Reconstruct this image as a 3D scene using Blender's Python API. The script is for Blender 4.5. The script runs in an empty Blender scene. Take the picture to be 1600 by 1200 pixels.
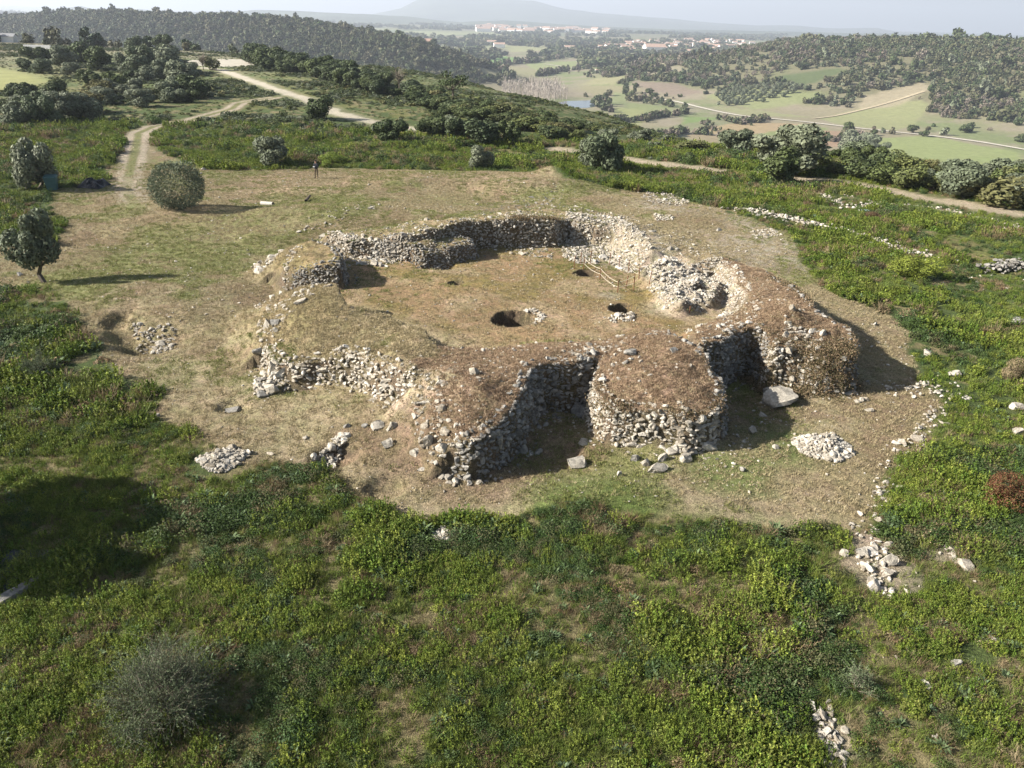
import bpy, math, random
import numpy as np
from mathutils import Vector, Matrix
random.seed(7)
R = math.radians
SC = bpy.context.scene
COL = SC.collection

# ---------------------------------------------------------------- camera, sky, sun
CAM_H = 15.0
F = 1217.0                       # focal length in photo pixels (1600 wide)
PITCH, ROLL = R(25.2), R(1.7)
_d = np.array([0, math.cos(PITCH), -math.sin(PITCH)])
_u0 = np.array([0, math.sin(PITCH), math.cos(PITCH)])
_r0 = np.array([1.0, 0, 0])
_r = _r0 * math.cos(ROLL) + _u0 * math.sin(ROLL)
_u = _u0 * math.cos(ROLL) - _r0 * math.sin(ROLL)
cd = bpy.data.cameras.new('camera')
cam = bpy.data.objects.new('camera', cd)
COL.objects.link(cam)
cd.sensor_width = 36.0
cd.lens = 36.0 * F / 1600.0
cd.clip_start = 0.5
cd.clip_end = 60000
_m = Matrix(((_r[0], _u[0], -_d[0], 0), (_r[1], _u[1], -_d[1], 0), (_r[2], _u[2], -_d[2], CAM_H), (0, 0, 0, 1)))
cam.matrix_world = _m
SC.camera = cam

SUN_EL, SUN_AZ = R(30), R(7)      # shadows fall towards +x, turned SUN_AZ towards +y
w = bpy.data.worlds.new('World'); SC.world = w; w.use_nodes = True
nt = w.node_tree
sky = nt.nodes.new('ShaderNodeTexSky'); sky.sky_type = 'NISHITA'; sky.sun_disc = False
sky.sun_elevation = SUN_EL
L = Vector((math.cos(SUN_EL) * math.cos(SUN_AZ), math.cos(SUN_EL) * math.sin(SUN_AZ), -math.sin(SUN_EL)))
tosun = -L
sky.sun_rotation = math.atan2(tosun.x, tosun.y)
sky.air_density = 1.0; sky.dust_density = 2.0; sky.ozone_density = 1.0
sky.altitude = 80
bg = nt.nodes['Background']; bg.inputs[1].default_value = 0.05
nt.links.new(sky.outputs[0], bg.inputs[0])
sd = bpy.data.lights.new('sun', 'SUN'); so = bpy.data.objects.new('sun', sd); COL.objects.link(so)
sd.energy = 5.0; sd.angle = R(0.5); sd.color = (1.0, 0.955, 0.885)
so.rotation_euler = L.to_track_quat('-Z', 'Y').to_euler()
so.location = (-60, 0, 60)
SC.view_settings.view_transform = 'Standard'
SC.view_settings.look = 'None'
SC.view_settings.exposure = 1.46
SC.view_settings.gamma = 1.0
try:
    SC.cycles.volume_bounces = 0
    SC.cycles.max_bounces = 5
    SC.cycles.diffuse_bounces = 1
except Exception:
    pass

# ---------------------------------------------------------------- numeric helpers
def ray(px, py):
    v = _d + _r * ((px - 800) / F) + _u * ((600 - py) / F)
    return v
def at(px, py, z=0.0):
    """plan point seen at a photo pixel, on the level z"""
    v = ray(px, py)
    t = (z - CAM_H) / v[2]
    return (v[0] * t, v[1] * t)
def atd(px, dist):
    """plan point at a given distance ahead, in the direction of a photo column near the horizon"""
    v = ray(px, 27 + (px - 800) * 0.0297)
    return (v[0] / v[1] * dist, dist)

_rs = np.random.RandomState(11)
_T = _rs.rand(512, 512)
def vnoise(x, y, s=1.0, seed=0):
    x = np.asarray(x, float) / s + seed * 17.31 + 1000; y = np.asarray(y, float) / s + seed * 5.77 + 1000
    xi = np.floor(x).astype(int); yi = np.floor(y).astype(int)
    fx = x - xi; fy = y - yi
    fx = fx * fx * (3 - 2 * fx); fy = fy * fy * (3 - 2 * fy)
    a = _T[xi % 512, yi % 512]; b = _T[(xi + 1) % 512, yi % 512]
    c = _T[xi % 512, (yi + 1) % 512]; d = _T[(xi + 1) % 512, (yi + 1) % 512]
    return (a * (1 - fx) + b * fx) * (1 - fy) + (c * (1 - fx) + d * fx) * fy
def fbm(x, y, s=1.0, seed=0, o=4, g=0.5):
    t = 0; a = 1; n = 0
    for k in range(o):
        t = t + a * vnoise(x, y, s / 2 ** k, seed + k * 3.3); n += a; a *= g
    return t / n
def sstep(a, b, x):
    t = np.clip((x - a) / (b - a), 0, 1)
    return t * t * (3 - 2 * t)
def polysd(P, x, y, vals=None):
    """signed distance to polygon P (positive inside) and, per point, the values of the nearest edge"""
    x = np.asarray(x, float); y = np.asarray(y, float)
    best = np.full(x.shape, 1e18); ins = np.zeros(x.shape, bool)
    out = None if vals is None else np.zeros(x.shape)
    n = len(P)
    for i in range(n):
        ax, ay = P[i]; bx, by = P[(i + 1) % n]
        ex, ey = bx - ax, by - ay
        t = np.clip(((x - ax) * ex + (y - ay) * ey) / (ex * ex + ey * ey + 1e-12), 0, 1)
        d2 = (x - ax - t * ex) ** 2 + (y - ay - t * ey) ** 2
        m = d2 < best
        best = np.where(m, d2, best)
        if vals is not None: out = np.where(m, vals[i], out)
        if ay != by:
            c = ((ay > y) != (by > y)) & (x < (bx - ax) * (y - ay) / (by - ay) + ax)
            ins ^= c
    s = np.where(ins, 1, -1) * np.sqrt(best)
    return (s, out) if vals is not None else s
def bbox(P, m):
    a = np.array(P)
    return a[:, 0].min() - m, a[:, 0].max() + m, a[:, 1].min() - m, a[:, 1].max() + m
def sdlim(P, x, y, m, vals=None):
    """polysd only evaluated near the polygon; far outside = -m"""
    x0, x1, y0, y1 = bbox(P, m)
    k = (x > x0) & (x < x1) & (y > y0) & (y < y1)
    s = np.full(x.shape, -float(m))
    o = np.full(x.shape, 1.0)
    if k.any():
        r = polysd(P, x[k], y[k], vals)
        if vals is None: s[k] = r
        else: s[k] = r[0]; o[k] = r[1]
    return s if vals is None else (s, o)
def segd(P, x, y, m=1e9):
    """distance to an open polyline"""
    x0, x1, y0, y1 = bbox(P, min(m, 1e6))
    k = (x > x0) & (x < x1) & (y > y0) & (y < y1)
    r = np.full(x.shape, float(m)); xx = x[k]; yy = y[k]
    best = np.full(xx.shape, 1e18)
    for i in range(len(P) - 1):
        ax, ay = P[i][:2]; bx, by = P[i + 1][:2]
        ex, ey = bx - ax, by - ay
        t = np.clip(((xx - ax) * ex + (yy - ay) * ey) / (ex * ex + ey * ey + 1e-12), 0, 1)
        best = np.minimum(best, (xx - ax - t * ex) ** 2 + (yy - ay - t * ey) ** 2)
    r[k] = np.sqrt(best)
    return r
def PX(pts, z=0.0):
    return [at(p[0], p[1], p[2] if len(p) > 2 else z) for p in pts]

# ---------------------------------------------------------------- terrain
PLATEAU = PX([(1800, 330), (1700, 312), (1600, 296), (1450, 276), (1300, 258), (1150, 242), (1000, 232), (930, 226), (860, 212), (780, 190),
              (720, 168), (660, 142), (610, 120), (560, 104), (480, 95), (400, 90), (300, 80), (200, 74), (100, 70), (0, 66), (-200, 60), (-500, 60)]) + \
          [(-400, 60), (-300, -100), (120, -100), (120, 20)]
LEFT_RIDGE = [atd(-150, 1600), atd(60, 1400), atd(200, 1300), atd(400, 1230), atd(520, 1180), atd(622, 1120)]
RIGHT_RIDGE = [atd(1215, 1850), atd(1262, 1600), atd(1330, 1350), atd(1440, 1220), atd(1600, 1150), atd(1900, 1000)]
LW_, RW_ = [380, 360, 340, 330, 300, 150], [200, 280, 470, 540, 560, 560]
LZ_, RZ_ = [-22, -10, -2, -4, -6, -14], [-40, -16, -8, 3, 2, 2]
def ridge(P, W, Z, x, y, n):
    best = np.full(x.shape, -65.0)
    k = (y > 300) & (y < 2600)
    if not k.any(): return best
    xx, yy, nn = x[k], y[k], n[k]; bb = np.full(xx.shape, -65.0)
    for i in range(len(P) - 1):
        ax, ay = P[i]; bx, by = P[i + 1]; ex, ey = bx - ax, by - ay
        t = np.clip(((xx - ax) * ex + (yy - ay) * ey) / (ex * ex + ey * ey), 0, 1)
        d = np.hypot(xx - ax - t * ex, yy - ay - t * ey)
        w_ = W[i] + (W[i + 1] - W[i]) * t; zt = Z[i] + (Z[i + 1] - Z[i]) * t
        bb = np.maximum(bb, -65 + (zt + 65 + 34 * (nn - .5)) * sstep(1.0, .04, d / w_ + .30 * (nn - .5)))
    best[k] = bb
    return best
def far_z(x, y):
    s = sdlim(PLATEAU, x, y, 320)
    t = sstep(0, 240, -s + fbm(x, y, 60, 5) * 24 - 6)
    z = -65 * t
    n = fbm(x, y, 260, 2, 4)
    zl = ridge(LEFT_RIDGE, LW_, LZ_, x, y, n); zr = ridge(RIGHT_RIDGE, RW_, RZ_, x, y, fbm(x, y, 210, 8, 3))
    z = np.maximum(np.maximum(z, zl), zr)
    # rolling land far beyond
    far = sstep(1900, 3500, y)
    z = z + far * (fbm(x, y, 1500, 12, 3) - .42) * 55
    return z

# fort: masses standing above the ground.  (px, py, z of rim, width of the edge that starts here)
MASS = {
 'front': dict(pts=[(530, 438, 2.7, .3), (546, 470, 2.6, .3), (558, 480, 2.3, 1.0), (560, 481, 2.0, 2.2), (588, 484, 2.1, 2.0), (612, 492, 2.1, 1.6), (640, 504, 2.3, .5), (666, 508, 2.5, .25),
    (676, 526, 2.4, .3), (692, 541, 2.1, .3), (710, 546, 1.9, 1.5), (760, 545, 1.8, 2.5), (830, 537, 1.8, 2.5), (900, 530, 1.9, 2.5), (960, 528, 2.0, 2.0), (1000, 520, 2.1, .5), (985, 545, 2.1, .4), (929, 556, 2.2, .3),
    (900, 562, 2.2, .3), (876, 563, 2.2, .3), (845, 566, 2.2, .3), (830, 577, 2.2, .3), (824, 600, 2.1, .3), (804, 624, 2.0, .3), (788, 647, 1.8, .3), (767, 671, 1.6, .3), (738, 690, 1.4, .4),
    (710, 694, 1.2, 1.4), (682, 676, 1.1, 1.8), (662, 648, 1.1, 1.8), (646, 618, 1.15, .5), (600, 598, 1.15, .4), (560, 580, 1.15, .4), (500, 570, 1.15, .4), (468, 574, 1.1, .4), (430, 566, 1.1, .4), (414, 548, 1.0, 1.6),
    (404, 522, 1.0, 2.0), (410, 494, 1.1, 2.2), (420, 470, 1.2, 1.6), (445, 454, 1.7, 1.2), (490, 440, 2.4, .4)],
    top=[(512, 452, 2.7), (525, 462, 2.8), (500, 462, 2.4), (655, 516, 2.7), (560, 515, 3.0), (610, 525, 3.1), (640, 545, 3.0), (740, 580, 2.8), (740, 630, 2.2), (700, 560, 2.9), (860, 548, 2.3), (500, 480, 2.3), (500, 520, 2.2), (560, 560, 2.1), (620, 580, 2.1), (680, 620, 2.0)]),
 'tower': dict(pts=[(927, 580, 2.0, .3), (932, 600, 1.9, .3), (942, 618, 1.8, .3), (960, 632, 1.7, .3), (993, 640, 1.6, .3), (1041, 650, 1.5, .3), (1075, 656, 1.5, .3), (1104, 652, 1.5, .3), (1124, 640, 1.6, .3),
    (1133, 620, 1.75, .3), (1132, 600, 1.95, .3), (1118, 580, 2.1, .3), (1102, 552, 2.3, .4), (1082, 534, 2.4, .8), (1048, 516, 2.4, .9), (1020, 512, 2.3, .9), (985, 520, 2.2, 1.0), (945, 545, 2.2, .4)],
    top=[(1030, 590, 2.35), (1030, 560, 2.7), (1050, 540, 2.75), (980, 590, 2.2), (1090, 600, 2.2)]),
 'right': dict(pts=[(1090, 540, 2.2, .3), (1128, 535, 2.2, .3), (1149, 517, 2.3, .3), (1173, 510, 2.3, .3), (1193, 513, 2.3, .3), (1204, 530, 2.1, .3), (1211, 551, 1.6, .4), (1230, 556, 1.4, .6), (1256, 560, 1.3, .7),
    (1290, 566, 1.4, .7), (1318, 566, 1.5, .4), (1336, 556, 1.7, .3), (1343, 526, 2.1, .3), (1330, 508, 2.3, .3), (1300, 499, 2.3, .3), (1278, 486, 2.4, .35), (1262, 466, 2.3, .4), (1229, 442, 2.2, .7), (1208, 428, 2.0, 1.4),
    (1160, 412, 1.8, 1.6), (1130, 402, 1.9, .9), (1155, 430, 2.2, 1.0), (1172, 466, 2.3, 1.0), (1150, 486, 2.1, 1.6), (1110, 500, 2.0, 1.6), (1075, 525, 2.0, 1.0)],
    top=[(1235, 470, 3.3), (1200, 470, 2.9), (1270, 510, 3.0), (1200, 500, 2.6), (1160, 500, 2.3), (1190, 440, 2.3), (1290, 540, 2.5), (1240, 540, 2.2)]),
 'back': dict(pts=[(513, 368, 1.7, .5), (545, 378, 1.9, .5), (580, 371, 2.2, .4), (641, 372, 2.4, .4), (679, 360, 2.7, .3), (727, 348, 2.8, .3), (765, 344, 2.8, .3), (800, 343, 2.8, .3), (850, 345, 2.7, .35), (866, 347, 2.6, .35),
    (873, 342, 2.6, .4), (887, 340, 2.5, .9), (929, 347, 2.4, 1.2), (967, 350, 2.4, 1.4), (1001, 371, 2.2, 1.4), (1017, 392, 2.0, 1.0), (1050, 398, 1.7, 1.0), (1080, 410, 1.8, .8), (1124, 405, 1.9, 1.4), (1150, 418, 1.9, 1.8),
    (1120, 388, 1.3, 2.0), (1060, 366, 1.3, 2.0), (1000, 345, 1.5, 2.0), (940, 333, 1.6, 1.6), (880, 324, 1.8, 1.2), (820, 326, 2.2, 1.6), (760, 333, 2.2, 2.0), (690, 344, 2.1, 2.4), (600, 352, 1.8, 2.4), (540, 357, 1.6, 1.6), (505, 362, 1.5, .8)],
    top=[(640, 362, 2.5), (720, 342, 2.85), (830, 335, 2.8), (920, 340, 2.3), (1040, 382, 1.8)]),
 'stub': dict(pts=[(590, 374, 2.0, .4), (641, 374, 2.1, .3), (690, 375, 2.0, .3), (720, 371, 2.0, .3), (738, 372, 2.0, .3), (741, 381, 1.9, .3), (700, 387, 1.9, .3), (660, 390, 1.9, .35), (620, 384, 1.8, .4)],
    top=[(680, 379, 2.1)]),
 'gate': dict(pts=[(452, 385, 1.5, 1.4), (495, 374, 2.1, .5), (526, 380, 2.5, .3), (535, 394, 2.6, .3), (528, 407, 2.5, .3), (490, 417, 2.1, .35), (455, 427, 1.6, .8), (432, 420, 1.1, 1.6), (420, 402, 1.0, 1.6)],
    top=[(490, 395, 2.4), (505, 402, 2.6)]),
 'outcrop': dict(pts=[(1008, 414, 1.6, .7), (1044, 402, 1.7, .7), (1075, 414, 1.7, .9), (1090, 424, 1.5, 1.0), (1128, 448, 1.6, .5), (1110, 462, 1.7, .4), (1085, 462, 1.8, .6), (1062, 474, 1.6, .8), (1035, 462, 1.5, .9), (1020, 444, 1.4, .9), (1000, 430, 1.3, 1.0)],
    top=[(1050, 425, 1.9), (1050, 450, 1.9)]),
}
for k, m in MASS.items():
    m['P'] = [at(p[0], p[1], p[2]) for p in m['pts']]
    m['W'] = [p[3] for p in m['pts']]
    m['C'] = [(*at(p[0], p[1], p[2]), p[2]) for p in m['pts']] + [(*at(a, b, c), c) for a, b, c in m['top']]
COURT = PX([(500, 400), (560, 375), (700, 360), (850, 345), (960, 355), (1060, 395), (1150, 430), (1190, 470), (1130, 520), (1010, 530), (900, 550), (760, 565), (640, 530), (560, 500), (500, 460), (470, 430)], 1.5)
COURT_Z = 0.95
# hollows: px, py, z, rx, ry, depth, softness
HOLE = [(805, 497, .95, 1.12, 1.15, 2.6, .10), (713, 443, .95, .36, .34, .9, .15), (918, 427, .95, .75, .7, 2.2, .12), (973, 482, .95, .7, .8, 2.2, .12),
        (232, 536, 0, 2.2, 1.6, .5, .9), (184, 506, 0, .7, 1.2, .4, .5), (195, 522, 0, .8, 1.2, .4, .5), (210, 540, 0, .9, 1.0, .4, .5), (522, 716, 0, .9, .7, .55, .5), (602, 762, 0, .8, .7, .35, .5), (462, 612, .2, 1.0, .5, .4, .5), (825, 716, 0, 3.2, 1.5, .35, 1.5),
        (900, 655, 0, 1.8, 2.0, .25, 1.0), (1165, 620, 0, 1.2, 3.0, .2, 1.0), (365, 640, 0, .8, .5, .25, .4), (1098, 460, 1.2, .6, .35, .4, .4), (110, 372, 0, 3.5, 2.2, .8, 2.0),
        (680, 415, .9, 1.3, .8, .4, .5), (790, 752, 0, 1.1, .3, .2, .2)]
HILLOCK = [(868, 292, 0, 2.2, 1.4, .9), (800, 300, 0, 5, 1.6, .6), (620, 292, 0, 6, 1.5, .5), (480, 300, 0, 5, 1.4, .4), (440, 345, 0, 4, 1.5, .35), (960, 320, 0, 5, 1.5, .4), (270, 335, 0, 6, 4, .5), (560, 340, 0, 10, 5, .7), (740, 285, 0, 13, 4, 1.0), (900, 300, 0, 7, 4, .7), (640, 355, .3, 14, 4, .8), (480, 620, 0, 5, 3, .35), (640, 680, 0, 4, 3, .35), (930, 785, 0, 3.2, 1.3, .4),
           (1050, 340, 0, 10, 5, .5), (1290, 480, 0, 5, 6, .25), (1040, 690, 0, 4.5, 1.8, .2), (1000, 420, .9, 3, 3, .35), (1080, 430, 1, 4, 3, .35), (250, 470, 0, 8, 5, .6), (700, 660, 0, 5, 3, .3)]
_H = [(at(a, b, c), rx, ry, dp, so_) for a, b, c, rx, ry, dp, so_ in HOLE]
_K = [(at(a, b, c), rx, ry, h) for a, b, c, rx, ry, h in HILLOCK]
def height(x, y):
    x = np.asarray(x, float); y = np.asarray(y, float)
    z = far_z(x, y)
    near = (np.abs(x) < 60) & (y > -5) & (y < 120)
    if near.any():
        a = x[near]; b = y[near]
        g = z[near] + (fbm(a, b, 9, 21, 4) - .5) * .55 + (fbm(a, b, 1.3, 31, 3) - .5) * .10
        for (cx, cy), rx, ry, h in _K:
            q = ((a - cx) / rx) ** 2 + ((b - cy) / ry) ** 2
            g = g + h * np.exp(-q * 1.2)
        c = polysd(COURT, a, b)
        cf = sstep(-1.5, 1.5, c)
        g = g * (1 - cf) + cf * (COURT_Z + (fbm(a, b, 4, 41, 3) - .5) * .28)
        for k, m in MASS.items():
            s, wd = sdlim(m['P'], a, b, 4, m['W'])
            s = s + (fbm(a, b, 1.1, 51, 4) - .5) * .6 * np.minimum(1, wd * 1.2)
            f = sstep(-wd, wd * .35, s)
            kk = f > 0
            if not kk.any(): continue
            wt = 0; tt = 0
            for X, Y, Z in m['C']:
                q = 1 / (((a[kk] - X) ** 2 + (b[kk] - Y) ** 2) + .5) ** 1.25
                wt = wt + q; tt = tt + q * Z
            T = tt / wt + (fbm(a[kk], b[kk], 2.2, 61, 4) - .5) * (.16 if k == 'front' else .5) + (fbm(a[kk], b[kk], .6, 66, 3) - .5) * (.08 if k == 'front' else .18)
            if k == 'outcrop': T = T + (fbm(a[kk], b[kk], .9, 71, 5, .8) - .5) * 1.0 + np.abs(fbm(a[kk], b[kk], 2.0, 73, 2) - .5) * .8 - .15
            gg = g[kk]
            g[kk] = np.maximum(gg, gg * (1 - f[kk]) + T * f[kk])
        for (cx, cy), rx, ry, dp, sf in _H:
            q = np.sqrt(((a - cx) / rx) ** 2 + ((b - cy) / ry) ** 2) + (fbm(a, b, .7, 81, 2) - .5) * .35
            g = g - dp * sstep(1 + sf * .5, 1 - sf, q)
        z = z.copy(); z[near] = g
    return z
def H1(x, y): return float(height(np.array([x]), np.array([y]))[0])
def hit(px, py, far=2500):
    """first terrain point seen at a photo pixel"""
    v = ray(px, py)
    t = np.concatenate([np.arange(14, 130, .12), 130 * 1.004 ** np.arange(0, math.log(far / 130) / math.log(1.004))])
    X = v[0] * t; Y = v[1] * t; Z = CAM_H + v[2] * t
    k = np.nonzero(Z < height(X, Y))[0]
    i = k[0] if len(k) else len(t) - 1
    return X[i], Y[i], float(height(X[i:i + 1], Y[i:i + 1])[0])

VZ = -65
ROAD_PX = ([(1004, 152), (1060, 160), (1120, 175), (1160, 182), (1250, 190), (1330, 200), (1450, 212), (1530, 222), (1620, 238), (1750, 262)])
ROAD2 = PX([(1250, 192), (1260, 183), (1370, 160), (1440, 148)], -55)
FIELDS = [  # polygon in photo px on the valley floor, colour
 ([(900, 176), (985, 160), (1050, 170), (1075, 178), (980, 184)], (.21, .23, .10)),
 ([(945, 200), (1075, 182), (1160, 183), (1060, 197), (960, 208)], (.16, .23, .07)),
 ([(960, 208), (1060, 197), (1130, 186), (1170, 190), (1080, 205), (1000, 222)], (.20, .20, .11)),
 ([(1080, 205), (1170, 190), (1260, 194), (1210, 208), (1130, 212)], (.34, .25, .14)),
 ([(1000, 222), (1080, 205), (1130, 212), (1110, 232)], (.27, .21, .13)),
 ([(1170, 212), (1260, 196), (1300, 200), (1250, 214)], (.19, .23, .08)),
 ([(1240, 220), (1290, 205), (1360, 208), (1380, 218), (1300, 230)], (.30, .20, .13)),
 ([(1320, 235), (1370, 215), (1450, 214), (1600, 238), (1600, 275), (1450, 255)], (.23, .27, .10)),
 ([(1270, 185), (1380, 155), (1450, 160), (1440, 185), (1400, 205), (1330, 198)], (.25, .26, .12)),
 ([(820, 100), (900, 95), (905, 108), (835, 110)], (.25, .28, .12)),
 ([(740, 90), (790, 88), (830, 96), (780, 104)], (.17, .30, .08)),
 ([(780, 60), (850, 62), (860, 78), (800, 82)], (.29, .29, .14)),
 ([(915, 103), (990, 92), (1000, 102), (935, 110)], (.22, .25, .11)),
 ([(620, 128), (690, 122), (700, 136), (630, 140)], (.18, .27, .09)),
 ([(1000, 88), (1120, 72), (1150, 78), (1030, 102)], (.28, .25, .15)),
 ([(740, 110), (800, 104), (860, 112), (820, 122), (760, 122)], (.26, .24, .13)),
 ([(850, 66), (930, 70), (960, 80), (880, 84)], (.20, .24, .10)),
 ([(900, 134), (960, 134), (1000, 142), (930, 150)], (.24, .22, .12)),
 ([(960, 145), (1010, 150), (1000, 158), (950, 160)], (.20, .23, .10)),
 ([(1000, 108), (1060, 104), (1080, 112), (1020, 120)], (.25, .22, .15)),
 ([(990, 128), (1060, 132), (1110, 145), (1060, 150), (1010, 142)], (.22, .17, .13)),
 ([(1215, 118), (1290, 108), (1335, 108), (1300, 122), (1250, 138)], (.085, .115, .045)),
 ([(1350, 150), (1440, 132), (1460, 140), (1400, 165), (1340, 172)], (.32, .27, .18)),
 ([(1100, 165), (1180, 172), (1270, 184), (1160, 180)], (.26, .26, .13)),
 ([(900, 175), (960, 168), (1010, 172), (930, 186)], (.25, .26, .11)),
 ([(700, 150), (790, 158), (860, 170), (800, 190), (740, 175)], (.26, .20, .15)),
 ([(1090, 150), (1170, 140), (1290, 145), (1240, 165), (1180, 172)], (.23, .25, .11)),
 ([(930, 122), (980, 118), (960, 132), (900, 134)], (.28, .26, .14)),
]
FPOLY = []
ROAD = [hit(a, b)[:2] for a, b in ROAD_PX]
FPOLY += [([hit(a, b)[:2] for a, b in p], c) for p, c in FIELDS]
def HX(pts): return [hit(a, b)[:2] for a, b in pts]

# ---------------------------------------------------------------- mesh helpers
def mesh_np(name, V, Fc, mat=None, parent=None, colors=None, smooth=False, link=True, attrs=None):
    """V (n,3), Fc (m,k) faces all of k corners -> one mesh object"""
    me = bpy.data.meshes.new(name)
    V = np.ascontiguousarray(V, np.float32); Fc = np.ascontiguousarray(Fc, np.int32)
    n, k = Fc.shape
    me.vertices.add(len(V)); me.vertices.foreach_set('co', V.ravel())
    me.loops.add(n * k); me.loops.foreach_set('vertex_index', Fc.ravel())
    me.polygons.add(n); me.polygons.foreach_set('loop_start', np.arange(0, n * k, k, dtype=np.int32))
    me.update(calc_edges=True)
    me.polygons.foreach_set('use_smooth', np.full(n, smooth))
    if colors is not None:
        ca = me.color_attributes.new('Col', 'FLOAT_COLOR', 'POINT')
        c = np.ones((len(V), 4), np.float32); c[:, :colors.shape[1]] = colors
        ca.data.foreach_set('color', c.ravel())
    for an, av in (attrs or {}).items():
        a = me.attributes.new(an, 'FLOAT', 'POINT'); a.data.foreach_set('value', np.ascontiguousarray(av, np.float32))
    if mat: me.materials.append(mat)
    o = bpy.data.objects.new(name, me)
    if link: COL.objects.link(o)
    if parent: o.parent = parent
    return o
def tag(o, label=None, cat=None, group=None, kind=None):
    if label: o['label'] = label
    if cat: o['category'] = cat
    if group: o['group'] = group
    if kind: o['kind'] = kind
    return o
def empty(name, loc=(0, 0, 0), rz=0, s=1):
    o = bpy.data.objects.new(name, None); COL.objects.link(o)
    o.location = loc; o.rotation_euler = (0, 0, rz); o.scale = (s, s, s) if not hasattr(s, '__len__') else s
    o.empty_display_size = .2
    return o

# ---------------------------------------------------------------- materials
def mat_new(name):
    m = bpy.data.materials.new(name); m.use_nodes = True
    n = m.node_tree.nodes; l = m.node_tree.links
    b = n['Principled BSDF']; b.inputs['Roughness'].default_value = .9
    b.inputs['Specular IOR Level'].default_value = .2
    return m, n, l, b
def mixc(n, l, mode, fac, a, b):
    x = n.new('ShaderNodeMix'); x.data_type = 'RGBA'; x.blend_type = mode
    for i, v in ((0, fac), (6, a), (7, b)):
        if isinstance(v, (int, float)): x.inputs[i].default_value = v
        elif isinstance(v, tuple): x.inputs[i].default_value = (*v, 1)
        else: l.new(v, x.inputs[i])
    return x.outputs[2]
def ramp(n, l, src, stops):
    r = n.new('ShaderNodeValToRGB'); e = r.color_ramp.elements
    while len(e) < len(stops): e.new(.5)
    for i, (p, c) in enumerate(stops):
        e[i].position = p; e[i].color = (*(c if isinstance(c, tuple) else (c, c, c)), 1)
    l.new(src, r.inputs[0]); return r.outputs[0]
def noise(n, l, scale, detail=4, rough=.55, coord=None):
    t = n.new('ShaderNodeTexNoise'); t.inputs['Scale'].default_value = scale
    t.inputs['Detail'].default_value = detail; t.inputs['Roughness'].default_value = rough
    if coord is not None: l.new(coord, t.inputs['Vector'])
    return t.outputs[0]
def ground_mat():
    m, n, l, b = mat_new('ground_earth')
    g = n.new('ShaderNodeNewGeometry').outputs['Position']
    ca = n.new('ShaderNodeAttribute'); ca.attribute_name = 'Col'
    nf = n.new('ShaderNodeAttribute'); nf.attribute_name = 'nearf'
    n1 = noise(n, l, 5.5, 5, .7, g); n2 = noise(n, l, 22, 4, .7, g); n3 = noise(n, l, 1.4, 5, .6, g)
    v = ramp(n, l, n1, [(.3, .58), (.7, 1.42)])
    c = mixc(n, l, 'MULTIPLY', nf.outputs['Fac'], ca.outputs['Color'], v)
    v = ramp(n, l, n2, [(.34, .55), (.68, 1.45)])
    c = mixc(n, l, 'MULTIPLY', nf.outputs['Fac'], c, v)
    v = ramp(n, l, n3, [(.35, (.86, .93, .8)), (.65, (1.12, 1.05, 1.1))])
    c = mixc(n, l, 'MULTIPLY', nf.outputs['Fac'], c, v)
    nfar = noise(n, l, .22, 6, .7, g)
    v = ramp(n, l, nfar, [(.3, .82), (.7, 1.18)])
    c = mixc(n, l, 'MULTIPLY', 1.0, c, v)
    # tiny pale chips in the soil
    vo = n.new('ShaderNodeTexVoronoi'); vo.inputs['Scale'].default_value = 7; l.new(g, vo.inputs['Vector'])
    chip = ramp(n, l, vo.outputs['Distance'], [(.09, 1.0), (.14, 0.0)])
    sel = ramp(n, l, noise(n, l, 1.1, 3, .6, g), [(.52, 0.0), (.66, .8)])
    mm = n.new('ShaderNodeMath'); mm.operation = 'MULTIPLY'; l.new(chip, mm.inputs[0]); l.new(sel, mm.inputs[1])
    mm2 = n.new('ShaderNodeMath'); mm2.operation = 'MULTIPLY'; l.new(mm.outputs[0], mm2.inputs[0]); l.new(nf.outputs['Fac'], mm2.inputs[1])
    c = mixc(n, l, 'MIX', mm2.outputs[0], c, (.42, .39, .34))
    l.new(c, b.inputs['Base Color'])
    bp = n.new('ShaderNodeBump'); bp.inputs['Distance'].default_value = .12; bp.inputs['Strength'].default_value = .8
    ad = n.new('ShaderNodeMath'); ad.operation = 'ADD'; l.new(n1, ad.inputs[0]); l.new(n2, ad.inputs[1])
    ml = n.new('ShaderNodeMath'); ml.operation = 'MULTIPLY'; l.new(ad.outputs[0], ml.inputs[0]); l.new(nf.outputs['Fac'], ml.inputs[1])
    l.new(ml.outputs[0], bp.inputs['Height']); l.new(bp.outputs[0], b.inputs['Normal'])
    return m
def stone_mat(name, ca, cb, cc, s=3.0):
    m, n, l, b = mat_new(name)
    g = n.new('ShaderNodeNewGeometry')
    rnd = g.outputs['Random Per Island']
    c = ramp(n, l, rnd, [(0, ca), (.5, cb), (1, cc)])
    v = ramp(n, l, noise(n, l, s * 3, 5, .7, g.outputs['Position']), [(.3, .55), (.7, 1.3)])
    c = mixc(n, l, 'MULTIPLY', 1.0, c, v)
    li = ramp(n, l, noise(n, l, s * .6, 4, .7, g.outputs['Position']), [(.5, 0.0), (.62, .6)])
    c = mixc(n, l, 'MIX', li, c, tuple(x * .55 for x in cb))
    l.new(c, b.inputs['Base Color'])
    bp = n.new('ShaderNodeBump'); bp.inputs['Distance'].default_value = .03
    l.new(noise(n, l, 25, 4, .7, g.outputs['Position']), bp.inputs['Height']); l.new(bp.outputs[0], b.inputs['Normal'])
    return m
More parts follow.
